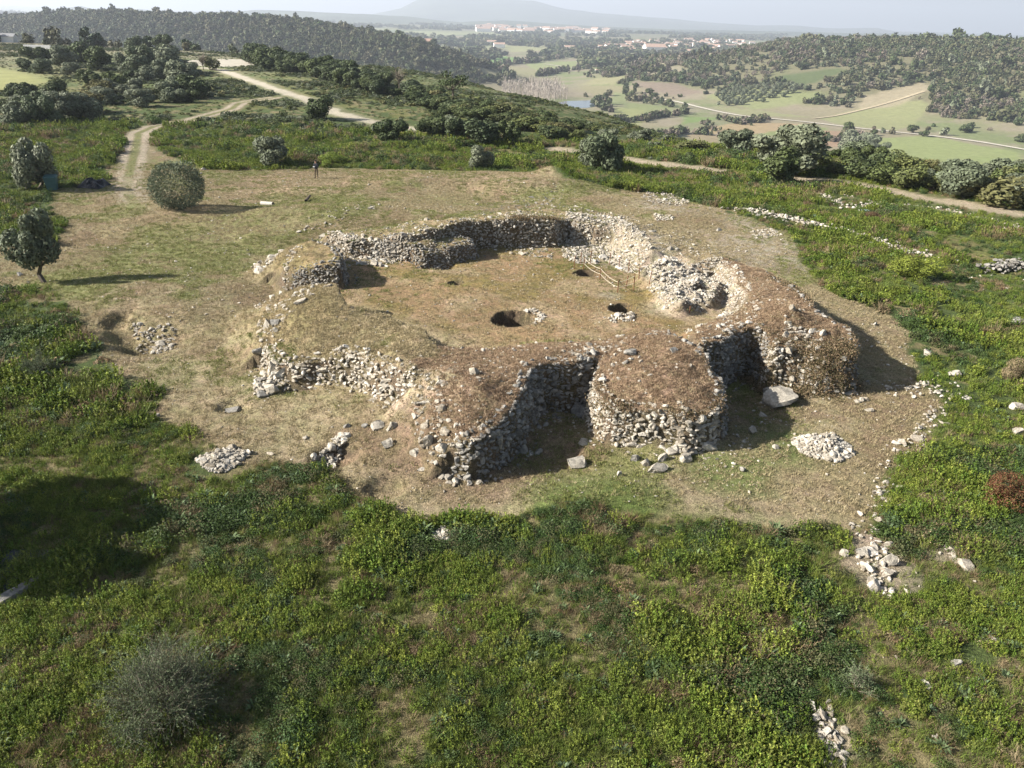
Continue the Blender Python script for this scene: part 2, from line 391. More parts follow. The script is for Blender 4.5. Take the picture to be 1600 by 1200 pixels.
def leaf_mat(name, cols, rnd='obj', trans=.25, var=.5):
    """cols: list of colours picked per instance / island"""
    m, n, l, b = mat_new(name)
    oi = n.new('ShaderNodeObjectInfo'); g = n.new('ShaderNodeNewGeometry')
    st = [(i / max(1, len(cols) - 1), c) for i, c in enumerate(cols)]
    c = ramp(n, l, oi.outputs['Random'] if rnd == 'obj' else g.outputs['Random Per Island'], st)
    v = ramp(n, l, g.outputs['Random Per Island'], [(0, 1 - var), (1, 1 + var)])
    c = mixc(n, l, 'MULTIPLY', 1.0, c, v)
    l.new(c, b.inputs['Base Color'])
    b.inputs['Roughness'].default_value = .65
    if trans:
        t = n.new('ShaderNodeBsdfTranslucent'); l.new(c, t.inputs['Color'])
        mx = n.new('ShaderNodeMixShader'); mx.inputs[0].default_value = trans
        l.new(b.outputs[0], mx.inputs[1]); l.new(t.outputs[0], mx.inputs[2])
        l.new(mx.outputs[0], n['Material Output'].inputs['Surface'])
    return m
def plain_mat(name, c, rough=.85, s=6.0, var=.25, metal=0):
    m, n, l, b = mat_new(name)
    g = n.new('ShaderNodeTexCoord').outputs['Object']
    v = ramp(n, l, noise(n, l, s, 5, .65, g), [(.3, 1 - var), (.7, 1 + var)])
    l.new(mixc(n, l, 'MULTIPLY', 1.0, c, v), b.inputs['Base Color'])
    b.inputs['Roughness'].default_value = rough; b.inputs['Metallic'].default_value = metal
    return m
M_GROUND = ground_mat()
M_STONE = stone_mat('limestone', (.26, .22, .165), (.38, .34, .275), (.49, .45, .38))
M_STONE_D = stone_mat('grey_and_shaded_limestone', (.15, .135, .115), (.25, .235, .205), (.37, .345, .305))  # darker limestone: grey blocks, and shade painted onto faces away from the sun
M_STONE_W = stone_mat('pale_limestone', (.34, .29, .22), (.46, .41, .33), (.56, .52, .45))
M_BARK = plain_mat('bark', (.10, .08, .06))

# ---------------------------------------------------------------- ground colour
CLEAR = PX([(-60, 462), (60, 450), (112, 470), (125, 500), (150, 545), (200, 590), (250, 622), (232, 650), (290, 668), (330, 702), (380, 722), (500, 727), (545, 762), (590, 792), (640, 806), (760, 808), (880, 802), (1000, 808),
    (1100, 827), (1200, 830), (1290, 832), (1335, 852), (1352, 830), (1372, 790), (1400, 740), (1447, 700), (1452, 668), (1472, 640), (1440, 590), (1420, 540), (1395, 500), (1300, 465), (1262, 430), (1245, 400), (1230, 370), (1130, 336), (1050, 306),
    (1000, 306), (880, 300), (830, 282), (720, 269), (560, 264), (500, 263), (420, 266), (320, 264), (268, 246), (240, 236), (232, 200), (205, 202), (180, 250), (166, 288), (80, 300), (85, 330), (110, 345), (80, 375), (-60, 395)])
TRACK_A = PX([(215, 330), (200, 300), (202, 270), (212, 235), (216, 208), (240, 197), (300, 187), (362, 170), (374, 161), (430, 152)])
TRACK_B = PX([(315, 106), (345, 109), (375, 120), (405, 130), (440, 143), (480, 155), (530, 178), (590, 192), (640, 203)])
TRACK_C = PX([(870, 232), (985, 249), (1080, 262), (1190, 273), (1290, 283), (1400, 300), (1500, 318), (1610, 337), (1760, 362)])
YELLOW = PX([(-80, 110), (0, 105), (60, 118), (80, 128), (20, 142), (-80, 150)])
def lerpc(a, b, t): return a * (1 - t[:, None]) + np.asarray(b)[None, :] * t[:, None]
def ground_color(x, y, z):
    n = len(x)
    big = fbm(x, y, 6, 101, 4); mid = fbm(x, y, 1.6, 111, 4); fine = fbm(x, y, .4, 121, 3)
    c = np.tile(np.array([.075, .10, .03]), (n, 1))                       # soil beneath the scrub
    c = lerpc(c, (.20, .165, .085), sstep(.50, .60, fbm(x, y, 1.5, 531, 3) * -1 + .93) * .9)
    c = lerpc(c, (.17, .16, .05), sstep(.55, .64, big) * .5)
    # open ground
    D = y
    far = sstep(130, 380, np.hypot(x, y))
    # valley land and far slopes
    fn = fbm(x, y, 120, 131, 4); fm = fbm(x, y, 25, 141, 4)
    v = np.tile(np.array([.21, .185, .115]), (n, 1))
    v = lerpc(v, (.15, .17, .075), sstep(.42, .6, fn))
    v = lerpc(v, (.23, .195, .14), sstep(.5, .65, fm) * .7)
    ff = sstep(1500, 3000, y)
    cell = vnoise(x, y * .6, 260, 151)
    v = lerpc(v, (.10, .125, .06), ff * sstep(.4, .55, cell) * .8)
    v = lerpc(v, (.26, .27, .14), ff * sstep(.62, .7, cell) * .8)
    # wooded slopes: dark floor
    slope = sstep(-60, -48, z) * sstep(300, 420, y)
    v = lerpc(v, (.12, .115, .06), slope * .75)
    c = c * (1 - far[:, None]) + v * far[:, None]
    m = y > 300
    if m.any():
        xm, ym = x[m], y[m]; cm = c[m]
        wob = (fbm(xm, ym, 30, 161, 3) - .5) * 14
        for P, col in FPOLY:
            s = sdlim(P, xm, ym, 40) + wob
            rows = 1 + .10 * np.sin((xm * .8 + ym * .35) * .35)
            cm = lerpc(cm, np.array(col) * .86, sstep(-3, 3, s) * .85)
        c[m] = cm
    m = (y < 420) & (np.abs(x) < 300)
    if m.any():
        xm, ym, zm = x[m], y[m], z[m]; cm = c[m]
        s = sdlim(CLEAR, xm, ym, 6) + (fbm(xm, ym, 1.5, 171, 3) - .5) * 1.6
        k = sstep(-.35, .35, s)
        b_, m_, f_ = big[m], mid[m], fine[m]
        d = np.tile(np.array([.265, .215, .125]), (len(xm), 1))
        gr = sstep(.44, .60, b_ * .6 + m_ * .4)
        d = lerpc(d, (.185, .195, .07), gr * .85)
        d = lerpc(d, (.33, .27, .17), sstep(.5, .68, fbm(xm, ym, 3.5, 181, 3)) * .7)
        d = lerpc(d, (.20, .135, .085), sstep(.52, .64, fbm(xm, ym, 2.2, 186, 3)) * .6)
        # courtyard
        cf = sstep(-1.0, .8, sdlim(COURT, xm, ym, 4))
        cc = np.tile(np.array([.30, .205, .11]), (len(xm), 1))
        cc = lerpc(cc, (.22, .17, .06), sstep(.5, .62, fbm(xm, ym, 3.0, 191, 3)) * .8)
        cc = lerpc(cc, (.40, .30, .19), sstep(.5, .66, fbm(xm, ym, 2.0, 195, 3)) * .7)
        d = d * (1 - cf[:, None]) + cc * cf[:, None]
        def spot(px, py, z_, r, col, a=1.0, soft=.6):
            nonlocal d
            X, Y = at(px, py, z_)
            q = np.hypot(xm - X, (ym - Y)) / r + (m_ - .5) * .9
            d = lerpc(d, col, a * sstep(1 + soft, 1 - soft, q))
        # masses
        for nm, col, a in (('front', (.35, .25, .165), .9), ('tower', (.33, .235, .155), 1), ('right', (.24, .17, .105), 1), ('back', (.30, .24, .14), .7), ('stub', (.3, .24, .15), .7), ('gate', (.27, .21, .10), .7), ('outcrop', (.42, .365, .28), .9)):
            q = sdlim(MASS[nm]['P'], xm, ym, 3)
            k2 = sstep(-.3, .3, q)
            cn = np.asarray(col) * (0.75 + .5 * f_[:, None]) if nm != 'outcrop' else np.asarray(col) * (0.85 + .3 * f_[:, None])
            d = d * (1 - (k2 * a)[:, None]) + cn * (k2 * a)[:, None]
        spot(590, 520, 2.2, 4.4, (.40, .33, .20), .95); spot(640, 560, 2.2, 2.4, (.36, .28, .17), .8); spot(500, 540, 1.6, 2.2, (.27, .22, .12), .8); spot(480, 480, 2, 2.5, (.28, .23, .11), .8)
        spot(560, 460, 2, 1.5, (.35, .28, .17), .7)
        spot(700, 665, .8, 2.2, (.36, .26, .17), .8); spot(660, 640, .8, 1.6, (.44, .35, .25), .8)
        for px, py, r in ((970, 375, 3.0), (1000, 395, 2.2), (1110, 445, 1.6), (1140, 440, 2.2), (1155, 470, 1.6), (1060, 470, 1.4), (1040, 410, 1.5), (955, 447, .6)):
            spot(px, py, 1.5, r, (.42, .36, .275), .75)
        for px, py, r in ((760, 790, 3.2), (700, 770, 2.2), (880, 780, 2), (1200, 790, 3.0), (1100, 770, 2.5)): spot(px, py, 0, r, (.31, .26, .16), .6)
        for px, py, r in ((930, 790, 1.8), (990, 790, 1.2), (870, 800, 1.0), (1140, 740, 1.5), (1230, 700, 1.6)): spot(px, py, 0, r, (.13, .17, .045), .8)
        for px, py, r in ((400, 290, 4), (330, 340, 4), (430, 275, 3), (600, 275, 4), (760, 290, 4), (520, 290, 3)): spot(px, py, .3, r, (.36, .26, .17), .6)
        for px, py, r in ((1210, 395, 4.5), (1160, 375, 3), (1050, 325, 3), (1180, 350, 2.5)): spot(px, py, .2, r, (.36, .31, .25), .75)
        for px, py, r in ((650, 715, 1.6), (740, 745, 2.0), (560, 700, 1.3), (850, 690, 2)): spot(px, py, 0, r, (.19, .135, .085), .8)
        for px, py, r in ((340, 360, 5), (230, 400, 5), (420, 330, 4), (560, 320, 4), (700, 310, 3), (120, 430, 3)): spot(px, py, .3, r, (.20, .205, .075), .6)
        # bare rock on the steep stone faces
        cm = cm * (1 - k[:, None]) + d * k[:, None]
        for P, wd, col in ((TRACK_B, 1.5, (.44, .39, .30)), (TRACK_C, 1.5, (.40, .33, .235))):
            t = segd(P, xm, ym, 20) + (fbm(xm, ym, 2.5, 199, 2) - .5) * 1.4
            cm = lerpc(cm, col, sstep(wd + .5, wd - .5, t))
            cm = lerpc(cm, (.20, .19, .10), sstep(wd * 2.4, wd * 1.3, t) * sstep(wd, wd + .6, t) * .8)
        t = segd(TRACK_A, xm, ym, 12)
        tw = (fbm(xm, ym, 2.0, 197, 2) - .5) * .8
        e = sstep(-5, 4, ym - 66)
        cm = lerpc(cm, (.15, .155, .06), sstep(1.6, .8, t) * e)
        cm = lerpc(cm, (.21, .18, .10), sstep(2.1, 1.4, t + tw) * e * .8)
        cm = lerpc(cm, (.16, .165, .06), sstep(.5, .2, t + tw * .3) * e * .8)
        cm = lerpc(cm, (.36, .30, .225), sstep(.55, .22, np.abs(t - .9) + tw * .4) * e)
        q = np.hypot(xm - at(208, 290)[0], (ym - at(208, 290)[1]) * .8)
        cm = lerpc(cm, (.34, .28, .20), sstep(5, 2, q + tw * 3) * .6)
        s = sdlim(YELLOW, xm, ym, 20)
        cm = lerpc(cm, (.25, .25, .10), sstep(-4, 4, s))
        X, Y = at(355, 98)
        q = np.hypot((xm - X) / 16, (ym - Y) / 18) + (fbm(xm, ym, 9, 203, 3) - .5)
        cm = lerpc(cm, (.42, .38, .31), sstep(1.1, .8, q) * .9)
        # pale scree patches near the wall lines on the right
        for px, py, r in ((1375, 900, 1.3), (1360, 860, .9), (1280, 1010, .6), (1300, 1150, .6), (1470, 870, .8)):
            X, Y = at(px, py)
            q = np.hypot(xm - X, ym - Y) / r + (m_ - .5)
            cm = lerpc(cm, (.32, .26, .19), sstep(1.3, .7, q) * .85)
        c[m] = cm
    return c

# ---------------------------------------------------------------- the ground sheets and the fort's masses
X0, X1, Y0, Y1, ST = -40.0, 42.0, 9.0, 74.0, .13
gx = np.arange(X0, X1 + ST / 2, ST); gy = np.arange(Y0, Y1 + ST / 2, ST)
GX, GY = np.meshgrid(gx, gy); fx, fy = GX.ravel(), GY.ravel()
HZ = height(fx, fy)
GC = ground_color(fx, fy, HZ)
# exposed stone and earth on steep parts, darkened to paint in their shade
gz = HZ.reshape(GX.shape); sy_, sx_ = np.gradient(gz, ST)
steep = sstep(.9, 1.8, np.hypot(sx_, sy_).ravel() + (fbm(fx, fy, .5, 301, 2) - .5) * .5)
GC = lerpc(GC, (.13, .10, .065), steep * .9)
nxg, nyg = len(gx), len(gy)
ii = (np.arange(nyg - 1)[:, None] * nxg + np.arange(nxg - 1)[None, :]).ravel()
FQ = np.stack([ii, ii + 1, ii + nxg + 1, ii + nxg], 1)
fcx = fx[ii] + ST / 2; fcy = fy[ii] + ST / 2
reg = np.zeros(len(ii), int)
ORDER = ['outcrop', 'back', 'stub', 'gate', 'right', 'front', 'tower']
for q, k in enumerate(ORDER):
    reg[sdlim(MASS[k]['P'], fcx, fcy, 2) > -.30] = q + 1
def submesh(name, sel, parent=None):
    f = FQ[sel]; u, inv = np.unique(f, return_inverse=True)
    V = np.stack([fx[u], fy[u], HZ[u]], 1)
    return mesh_np(name, V, inv.reshape(f.shape), M_GROUND, parent, GC[u], smooth=True, attrs={'nearf': np.ones(len(u))})
tag(submesh('ground', reg == 0), kind='structure')
FORT = {
 'front': ('ruined_wall', 'broad brown-turfed mound of ruined wall in the foreground, left of the round tower', 'ruined wall'),
 'tower': ('round_tower', 'round filled stone tower with a flat top of dry brown turf, before the ruin', 'tower'),
 'right': ('ruined_wall', 'tallest overgrown bastion at the right end of the ruin, casting a dark shadow to its right', 'ruined wall'),
 'back': ('ruined_wall', 'long curved stone wall along the far side of the courtyard with straw-coloured turf on top', 'ruined wall'),
 'stub': ('ruined_wall', 'low stub of wall jutting in front of the recess in the far wall', 'ruined wall'),
 'gate': ('ruined_wall', 'short turfed mound with a dark curved stone face beside the left gap into the courtyard', 'ruined wall'),
 'outcrop': ('rock_outcrop', 'pale chalky outcrop beside the roped pit on the right of the courtyard', 'rock outcrop'),
}
ROOT = {}
for q, k in enumerate(ORDER):
    nm, lab, cat = FORT[k]
    C = np.array(MASS[k]['P']).mean(0)
    e = tag(empty(nm), lab, cat); ROOT[k] = e
    submesh('rock_surface' if k == 'outcrop' else 'turf_top', reg == q + 1, e)

# wide sheet, fan-shaped, growing coarser with distance
us = np.unique(np.concatenate([np.linspace(-1.6, -.78, 70), np.linspace(-.78, .78, 720), np.linspace(.78, 1.6, 70)]))
ys = [0.0]
while ys[-1] < 26000: ys.append(ys[-1] + max(.35, (ys[-1]) * .0105))
ys = np.array(ys)
U, Y = np.meshgrid(us, ys)
wx = (U * (Y * .9 + 24)).ravel(); wy = (Y - 4).ravel()
wz = height(wx, wy)
wc = ground_color(wx, wy, wz)
nu = len(us)
ii = (np.arange(len(ys) - 1)[:, None] * nu + np.arange(nu - 1)[None, :]).ravel()
WF = np.stack([ii, ii + 1, ii + nu + 1, ii + nu], 1)
mrg = .6
inside = (wx > X0 + mrg) & (wx < X1 - mrg) & (wy > Y0 + mrg) & (wy < Y1 - mrg)
WF = WF[~inside[WF].all(1)]
inr = (wx > X0 - .3) & (wx < X1 + .3) & (wy > Y0 - .3) & (wy < Y1 + .3)
wz2 = np.where(inr, wz - .04, wz)
tag(mesh_np('terrain', np.stack([wx, wy, wz2], 1), WF, M_GROUND, None, wc, smooth=True, attrs={'nearf': sstep(260, 90, np.hypot(wx, wy))}), kind='structure')

# far hills on the horizon
def far_hills(name, prof, dist, depth, seed, col):
    px = np.linspace(prof[0][0], prof[-1][0], 260)
    py = np.interp(px, [p[0] for p in prof], [p[1] for p in prof])
    dd = np.linspace(-1, 1, 40)
    V = []
    for j, t in enumerate(dd):
        D = dist + t * depth
        for i in range(len(px)):
            u = atd(px[i], 1.0)[0]
            v = ray(px[i], py[i]); zt = CAM_H + v[2] / v[1] * dist
            x_ = u * dist * 1.0; y_ = D
            r = (1 - abs(t)) ** .8
            V.append((u * D, D, -70 + (zt + 70) * r))
    V = np.array(V)
    h = (fbm(V[:, 0], V[:, 1], depth * .5, seed, 4) - .5)
    r = (V[:, 2] + 70)
    V[:, 2] += h * r * .5 * (np.abs(np.repeat(dd, len(px))) > .02)
    n = len(px)
    ii = (np.arange(39)[:, None] * n + np.arange(n - 1)[None, :]).ravel()
    fl = np.stack([ii, ii + 1, ii + n + 1, ii + n], 1)
    o = mesh_np(name, V, fl, col, None, smooth=True)
    return tag(o, kind='structure')
M_HILL = plain_mat('hill_cover', (.07, .085, .05), 1, .002, .35)
far_hills('mountain', [(560, 26), (590, 20), (625, 12), (650, 0), (672, -8), (760, -4), (830, 2), (885, 14), (940, 20), (1000, 24), (1060, 30), (1120, 36), (1180, 40), (1250, 40), (1290, 44), (1370, 43), (1400, 48), (1480, 50), (1560, 54), (1700, 58)], 12500, 2600, 401, M_HILL)
far_hills('hills', [(-300, 4), (-120, 8), (0, 16), (60, 20), (90, 14), (125, 10), (150, 16), (190, 17), (215, 14), (260, 19), (400, 16), (470, 18), (560, 22), (640, 26), (720, 34), (740, 32), (790, 31), (850, 36), (950, 42), (1050, 46), (1150, 48), (1250, 50), (1400, 53), (1600, 58)], 7200, 1500, 431, M_HILL)

# ---------------------------------------------------------------- stones
def ico(sub):
    t = (1 + 5 ** .5) / 2
    V = [(-1, t, 0), (1, t, 0), (-1, -t, 0), (1, -t, 0), (0, -1, t), (0, 1, t), (0, -1, -t), (0, 1, -t), (t, 0, -1), (t, 0, 1), (-t, 0, -1), (-t, 0, 1)]
    Fc = [(0, 11, 5), (0, 5, 1), (0, 1, 7), (0, 7, 10), (0, 10, 11), (1, 5, 9), (5, 11, 4), (11, 10, 2), (10, 7, 6), (7, 1, 8), (3, 9, 4), (3, 4, 2), (3, 2, 6), (3, 6, 8), (3, 8, 9), (4, 9, 5), (2, 4, 11), (6, 2, 10), (8, 6, 7), (9, 8, 1)]
    V = [np.array(v) / np.linalg.norm(v) for v in V]
    for _ in range(sub):
        mid = {}; nf = []
        def m(a, b):
            k = (min(a, b), max(a, b))
            if k not in mid:
                v = V[a] + V[b]; V.append(v / np.linalg.norm(v)); mid[k] = len(V) - 1
            return mid[k]
        for a, b, c in Fc:
            x, y, z = m(a, b), m(b, c), m(c, a)
            nf += [(a, x, z), (b, y, x), (c, z, y), (x, y, z)]
        Fc = nf
    return np.array(V), np.array(Fc)
ICO1V, ICO1F = ico(1); ICO2V, ICO2F = ico(2); ICO0V, ICO0F = ico(0)
rs = np.random.RandomState(5)
def stone_shape(V, k=6, rough=.05):
    k = k + 4
    """an angular block: sphere cut by random planes"""
    P = V.copy()
    for _ in range(k):
        nrm = rs.randn(3); nrm /= np.linalg.norm(nrm)
        d = rs.uniform(.36, .72)
        q = P @ nrm
        P = P - np.outer(np.maximum(q - d, 0), nrm)
    P = P * rs.uniform(.75, 1.35, 3) * 1.25
    return P + rs.randn(*P.shape) * rough
SH1 = [stone_shape(ICO1V, 7) for _ in range(16)]
SH2 = [stone_shape(ICO2V, 9, .035) for _ in range(12)]
SH0 = [stone_shape(ICO0V, 3, .10) for _ in range(12)]
def rotmats(n, full=True):
    a = rs.rand(n) * 2 * math.pi; c, s = np.cos(a), np.sin(a); z = np.zeros(n); o = np.ones(n)
    Rz = np.stack([c, -s, z, s, c, z, z, z, o], 1).reshape(n, 3, 3)
    if not full: return Rz
    b = (rs.rand(n) - .5) * (1.2); c, s = np.cos(b), np.sin(b)
    Rx = np.stack([o, z, z, z, c, -s, z, s, c], 1).reshape(n, 3, 3)
    return Rz @ Rx
def stones_mesh(name, P, S, mat, parent=None, shapes=None, Rm=None, flat=.7):
    """one mesh of many stones at P (n,3), radius S (n,) or (n,3)"""
    n = len(P)
    shp = shapes or SH1; Fc = {12: ICO0F, 42: ICO1F, 162: ICO2F}[len(shp[0])]
    base = np.stack(shp)[rs.randint(0, len(shp), n)]
    S = np.asarray(S)
    if S.ndim == 1: S = S[:, None] * np.stack([rs.uniform(.85, 1.25, n), rs.uniform(.75, 1.05, n), flat * rs.uniform(.7, 1.1, n)], 1)
    V = base * S[:, None, :]
    if Rm is None: Rm = rotmats(n)
    V = np.einsum('nij,nkj->nki', Rm, V) + P[:, None, :]
    nv = base.shape[1]
    FF = (Fc[None] + (np.arange(n) * nv)[:, None, None]).reshape(-1, 3)
    return mesh_np(name, V.reshape(-1, 3), FF, mat, parent)
def face_stones(pts, size, jit=.05, n_out=(.42, .35), miss=.04, zadd=0, lean=.0, over=0.08):
    """stones packed over the steep face that follows a plan polyline; returns P, S, R"""
    pts = np.array([p[:2] for p in pts]); P = []; S = []; A = []
    for i in range(len(pts) - 1):
        a, b = pts[i], pts[i + 1]; L_ = np.linalg.norm(b - a)
        if L_ < .01: continue
        t = (b - a) / L_; nrm = np.array([t[1], -t[0]])       # outward = right of travel
        k = max(1, int(L_ / (size * 1.05)))
        for s in range(k):
            c = a + t * (s + .5) / k * L_
            oo = np.linspace(-n_out[1], .75, 14); hh = height(c[0] + nrm[0] * oo, c[1] + nrm[1] * oo)
            hh = np.minimum.accumulate(hh)                       # falls steadily outwards
            zl, zh = hh[-1] - .05, hh[0] + zadd
            if zh - zl < .12: continue
            z = zl; row = 0
            while z < zh + over:
                f = (z - zl) / max(.2, zh - zl)
                if rs.rand() > miss:
                    off = nrm * (np.interp(-z, -hh, oo) + rs.randn() * jit * .5 - .01)
                    q = c + off + t * (rs.rand() - .5) * size * .9
                    P.append((q[0], q[1], z + rs.randn() * .02)); sc = size * .55 * math.exp(rs.randn() * .28)
                    S.append((sc * rs.uniform(.9, 1.3), sc * 1.0, sc * rs.uniform(.55, .85)))
                    A.append(math.atan2(t[1], t[0]) + rs.randn() * .3)
                z += size * rs.uniform(.62, .85)
    P = np.array(P); S = np.array(S); A = np.array(A)
    c, s = np.cos(A), np.sin(A); o = np.zeros(len(A))
    Rz = np.stack([c, -s, o, s, c, o, o, o, o + 1], 1).reshape(-1, 3, 3)
    b = rs.randn(len(A)) * .25; c, s = np.cos(b), np.sin(b)
    Rx = np.stack([c, o, s, o, o + 1, o, -s, o, c], 1).reshape(-1, 3, 3)
    return P, S, Rz @ Rx
def densify(idx, key, step=.5):
    Pp = MASS[key]['P']; n = len(Pp); out = []
    for i in range(len(idx) - 1):
        a, b = np.array(Pp[idx[i] % n]), np.array(Pp[idx[i + 1] % n])
        k = max(1, int(np.linalg.norm(b - a) / step))
        out += [a + (b - a) * s / k for s in range(k)]
    out.append(np.array(Pp[idx[-1] % n])); return out
def facing(key, idx, size, mat, name='stone_face', **kw):
    size = size * .68
    line = densify(idx, key)
    if polysd([tuple(p) for p in MASS[key]['P']], np.array([0.]), np.array([0.])) is None: pass
    # orient so that outward is on the right of travel
    Pp = np.array(MASS[key]['P']); area = np.sum(Pp[:, 0] * np.roll(Pp[:, 1], -1) - np.roll(Pp[:, 0], -1) * Pp[:, 1])
    if area < 0: line = line[::-1]
    P, S, Rm = face_stones(line, size, **kw)
    if len(P): return stones_mesh(name, P, S, mat, ROOT[key], Rm=Rm)
R_ = lambda a, b: list(range(a, b + 1))
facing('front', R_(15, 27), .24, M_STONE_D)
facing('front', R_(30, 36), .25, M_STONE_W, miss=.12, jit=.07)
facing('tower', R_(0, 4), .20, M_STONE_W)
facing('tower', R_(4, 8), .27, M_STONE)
facing('tower', R_(8, 14), .26, M_STONE_D)  # darker stone here paints in the shaded side of the tower
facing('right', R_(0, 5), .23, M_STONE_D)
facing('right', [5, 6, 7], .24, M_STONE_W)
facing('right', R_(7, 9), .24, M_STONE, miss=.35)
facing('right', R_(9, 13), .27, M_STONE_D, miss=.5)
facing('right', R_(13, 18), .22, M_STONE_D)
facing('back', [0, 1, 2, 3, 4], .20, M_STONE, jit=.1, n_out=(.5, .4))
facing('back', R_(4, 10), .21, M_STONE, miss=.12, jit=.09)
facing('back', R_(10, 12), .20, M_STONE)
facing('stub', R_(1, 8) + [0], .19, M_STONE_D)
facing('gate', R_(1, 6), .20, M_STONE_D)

# rubble slopes of loose blocks: one mesh per slope, part of the wall it fell from
def in_poly(P, n, seed=0):
    r = np.random.RandomState(seed); x0, x1, y0, y1 = bbox(P, 0); out = np.zeros((0, 2))
    while len(out) < n:
        q = np.stack([r.uniform(x0, x1, n * 2), r.uniform(y0, y1, n * 2)], 1)
        q = q[polysd(P, q[:, 0], q[:, 1]) > 0]; out = np.concatenate([out, q])
    return out[:n]
def rubble(poly, z, n, s, mat, parent=None, name='rubble', seed=1, big=.1, sink=.1, shapes=None):
    n = int(n * 1.9); s = s * .66
    P = PX(poly, z); q = in_poly(P, n, seed)
    hz = height(q[:, 0], q[:, 1])
    S = s * np.exp(rs.randn(n) * .35); S[rs.rand(n) < big] *= 1.7
    return tag(stones_mesh(name, np.column_stack([q, hz + S * sink]), S, mat, parent, shapes), kind='stuff')
rubble([(884, 340), (930, 345), (945, 370), (935, 392), (900, 390), (878, 380)], 1.8, 420, .11, M_STONE, ROOT['back'], seed=2)
rubble([(930, 345), (970, 348), (1005, 372), (1018, 395), (1000, 410), (975, 405), (940, 385)], 1.7, 900, .09, M_STONE_W, ROOT['back'], seed=3)
rubble([(780, 350), (850, 350), (868, 390), (835, 386), (800, 384)], 1.6, 120, .10, M_STONE, ROOT['back'], seed=4)
rubble([(510, 368), (560, 385), (620, 400), (600, 410), (560, 405), (520, 385)], 1.3, 170, .13, M_STONE_W, ROOT['back'], seed=5)
rubble([(880, 322), (960, 330), (1010, 345), (1000, 360), (940, 345), (880, 335)], 1.4, 160, .12, M_STONE, ROOT['back'], seed=6)
rubble([(1078, 412), (1125, 405), (1155, 428), (1174, 467), (1140, 490), (1120, 480), (1140, 462), (1125, 440)], 1.7, 900, .075, M_STONE_W, ROOT['right'], seed=7)
rubble([(1070, 490), (1180, 480), (1200, 510), (1140, 520), (1090, 530)], 2.0, 150, .08, M_STONE_W, ROOT['right'], seed=8)
rubble([(1215, 566), (1280, 575), (1275, 594), (1215, 584)], .4, 50, .15, M_STONE_W, ROOT['right'], seed=9)
rubble([(1006, 412), (1044, 400), (1078, 415), (1095, 425), (1060, 440), (1020, 440)], 1.6, 380, .09, M_STONE_W, ROOT['outcrop'], seed=10)
rubble([(1010, 440), (1060, 440), (1105, 455), (1080, 475), (1040, 472)], 1.5, 330, .08, M_STONE_W, ROOT['outcrop'], seed=11)
rubble([(1040, 436), (1128, 446), (1132, 462), (1085, 480), (1030, 472)], 1.4, 500, .075, M_STONE_W, ROOT['outcrop'], seed=33)
rubble([(1010, 408), (1060, 398), (1120, 440), (1100, 460), (1040, 440)], 1.6, 220, .10, M_STONE_W, ROOT['outcrop'], seed=34)
rubble([(880, 545), (985, 530), (1060, 512), (1110, 540), (1000, 525), (950, 548), (905, 565)], 2.3, 120, .10, M_STONE, ROOT['tower'], seed=12)
rubble([(395, 400), (440, 384), (452, 395), (430, 415), (398, 418)], .9, 90, .17, M_STONE_W, ROOT['gate'], seed=13)
rubble([(405, 490), (440, 480), (500, 470), (520, 480), (480, 500), (420, 530), (400, 560)], 1.4, 70, .12, M_STONE_W, ROOT['front'], seed=14)
rubble([(640, 625), (690, 640), (700, 690), (745, 700), (755, 735), (700, 735), (650, 700)], .7, 100, .13, M_STONE, ROOT['front'], seed=15)
rubble([(905, 560), (940, 560), (925, 585), (905, 575)], 2.1, 60, .12, M_STONE_D, ROOT['front'], seed=16)
rubble([(420, 455), (440, 430), (455, 400), (470, 400), (440, 460), (415, 500)], 1.2, 110, .10, M_STONE_W, ROOT['gate'], seed=17)
rubble([(800, 300), (880, 290), (880, 325), (800, 330), (735, 330), (750, 318)], .8, 130, .10, M_STONE_D, ROOT['back'], seed=18)

def stonepile(name, label, cat, poly, z, n, s, mat, seed, heap=0, **kw):
    loose = heap == 0 and seed in (24, 28, 31, 29, 32, 30)
    if s > .07: n = int(n * 1.7); s = s * .72
    P = PX(poly, z); q = in_poly(P, n, seed); c = np.array(P).mean(0)
    hz = height(q[:, 0], q[:, 1]); sdv = polysd(P, q[:, 0], q[:, 1])
    rr = np.random.RandomState(seed)
    S = s * np.exp(rr.randn(n) * .35)
    zz = hz + S * .3 + heap * sstep(0, sdv.max(), sdv) * rr.rand(n)
    if loose: return tag(stones_mesh('loose_stones', np.column_stack([q, zz]), S, mat, None, **kw), kind='stuff')
    return tag(stones_mesh(name, np.column_stack([q, zz]), S, mat, None, **kw), label, cat)
stonepile('stone_pile', 'heap of small pale rubble on the mown grass right of the round tower', 'stone pile', [(1238, 690), (1262, 684), (1300, 682), (1325, 700), (1335, 715), (1310, 726), (1270, 720), (1248, 712)], 0, 1500, .062, M_STONE_W, 21, heap=.35)
stonepile('stone_pile', 'ring-shaped pile of grey pebbles at the left edge of the clearing', 'stone pile', [(305, 715), (330, 705), (365, 700), (392, 708), (380, 722), (350, 738), (325, 738)], 0, 600, .06, M_STONE, 22, heap=.15)
stonepile('stone_pile', 'stones', 'stone pile', [(205, 520), (235, 528), (262, 524), (278, 532), (272, 552), (245, 560), (215, 545)], -.4, 75, .13, M_STONE, 28)
stonepile('stone_pile', 'small patch of whitish stones in the scrub below the clearing', 'stone pile', [(672, 838), (695, 826), (706, 845), (690, 857)], 0, 200, .06, M_STONE, 24, heap=.05)
stonepile('stone_pile', 'pale boulders cropping out where the clearing meets the scrub at its lower right corner', 'stone pile', [(1340, 860), (1385, 850), (1400, 880), (1395, 940), (1370, 935), (1350, 900), (1335, 885)], 0, 60, .10, M_STONE_W, 25)
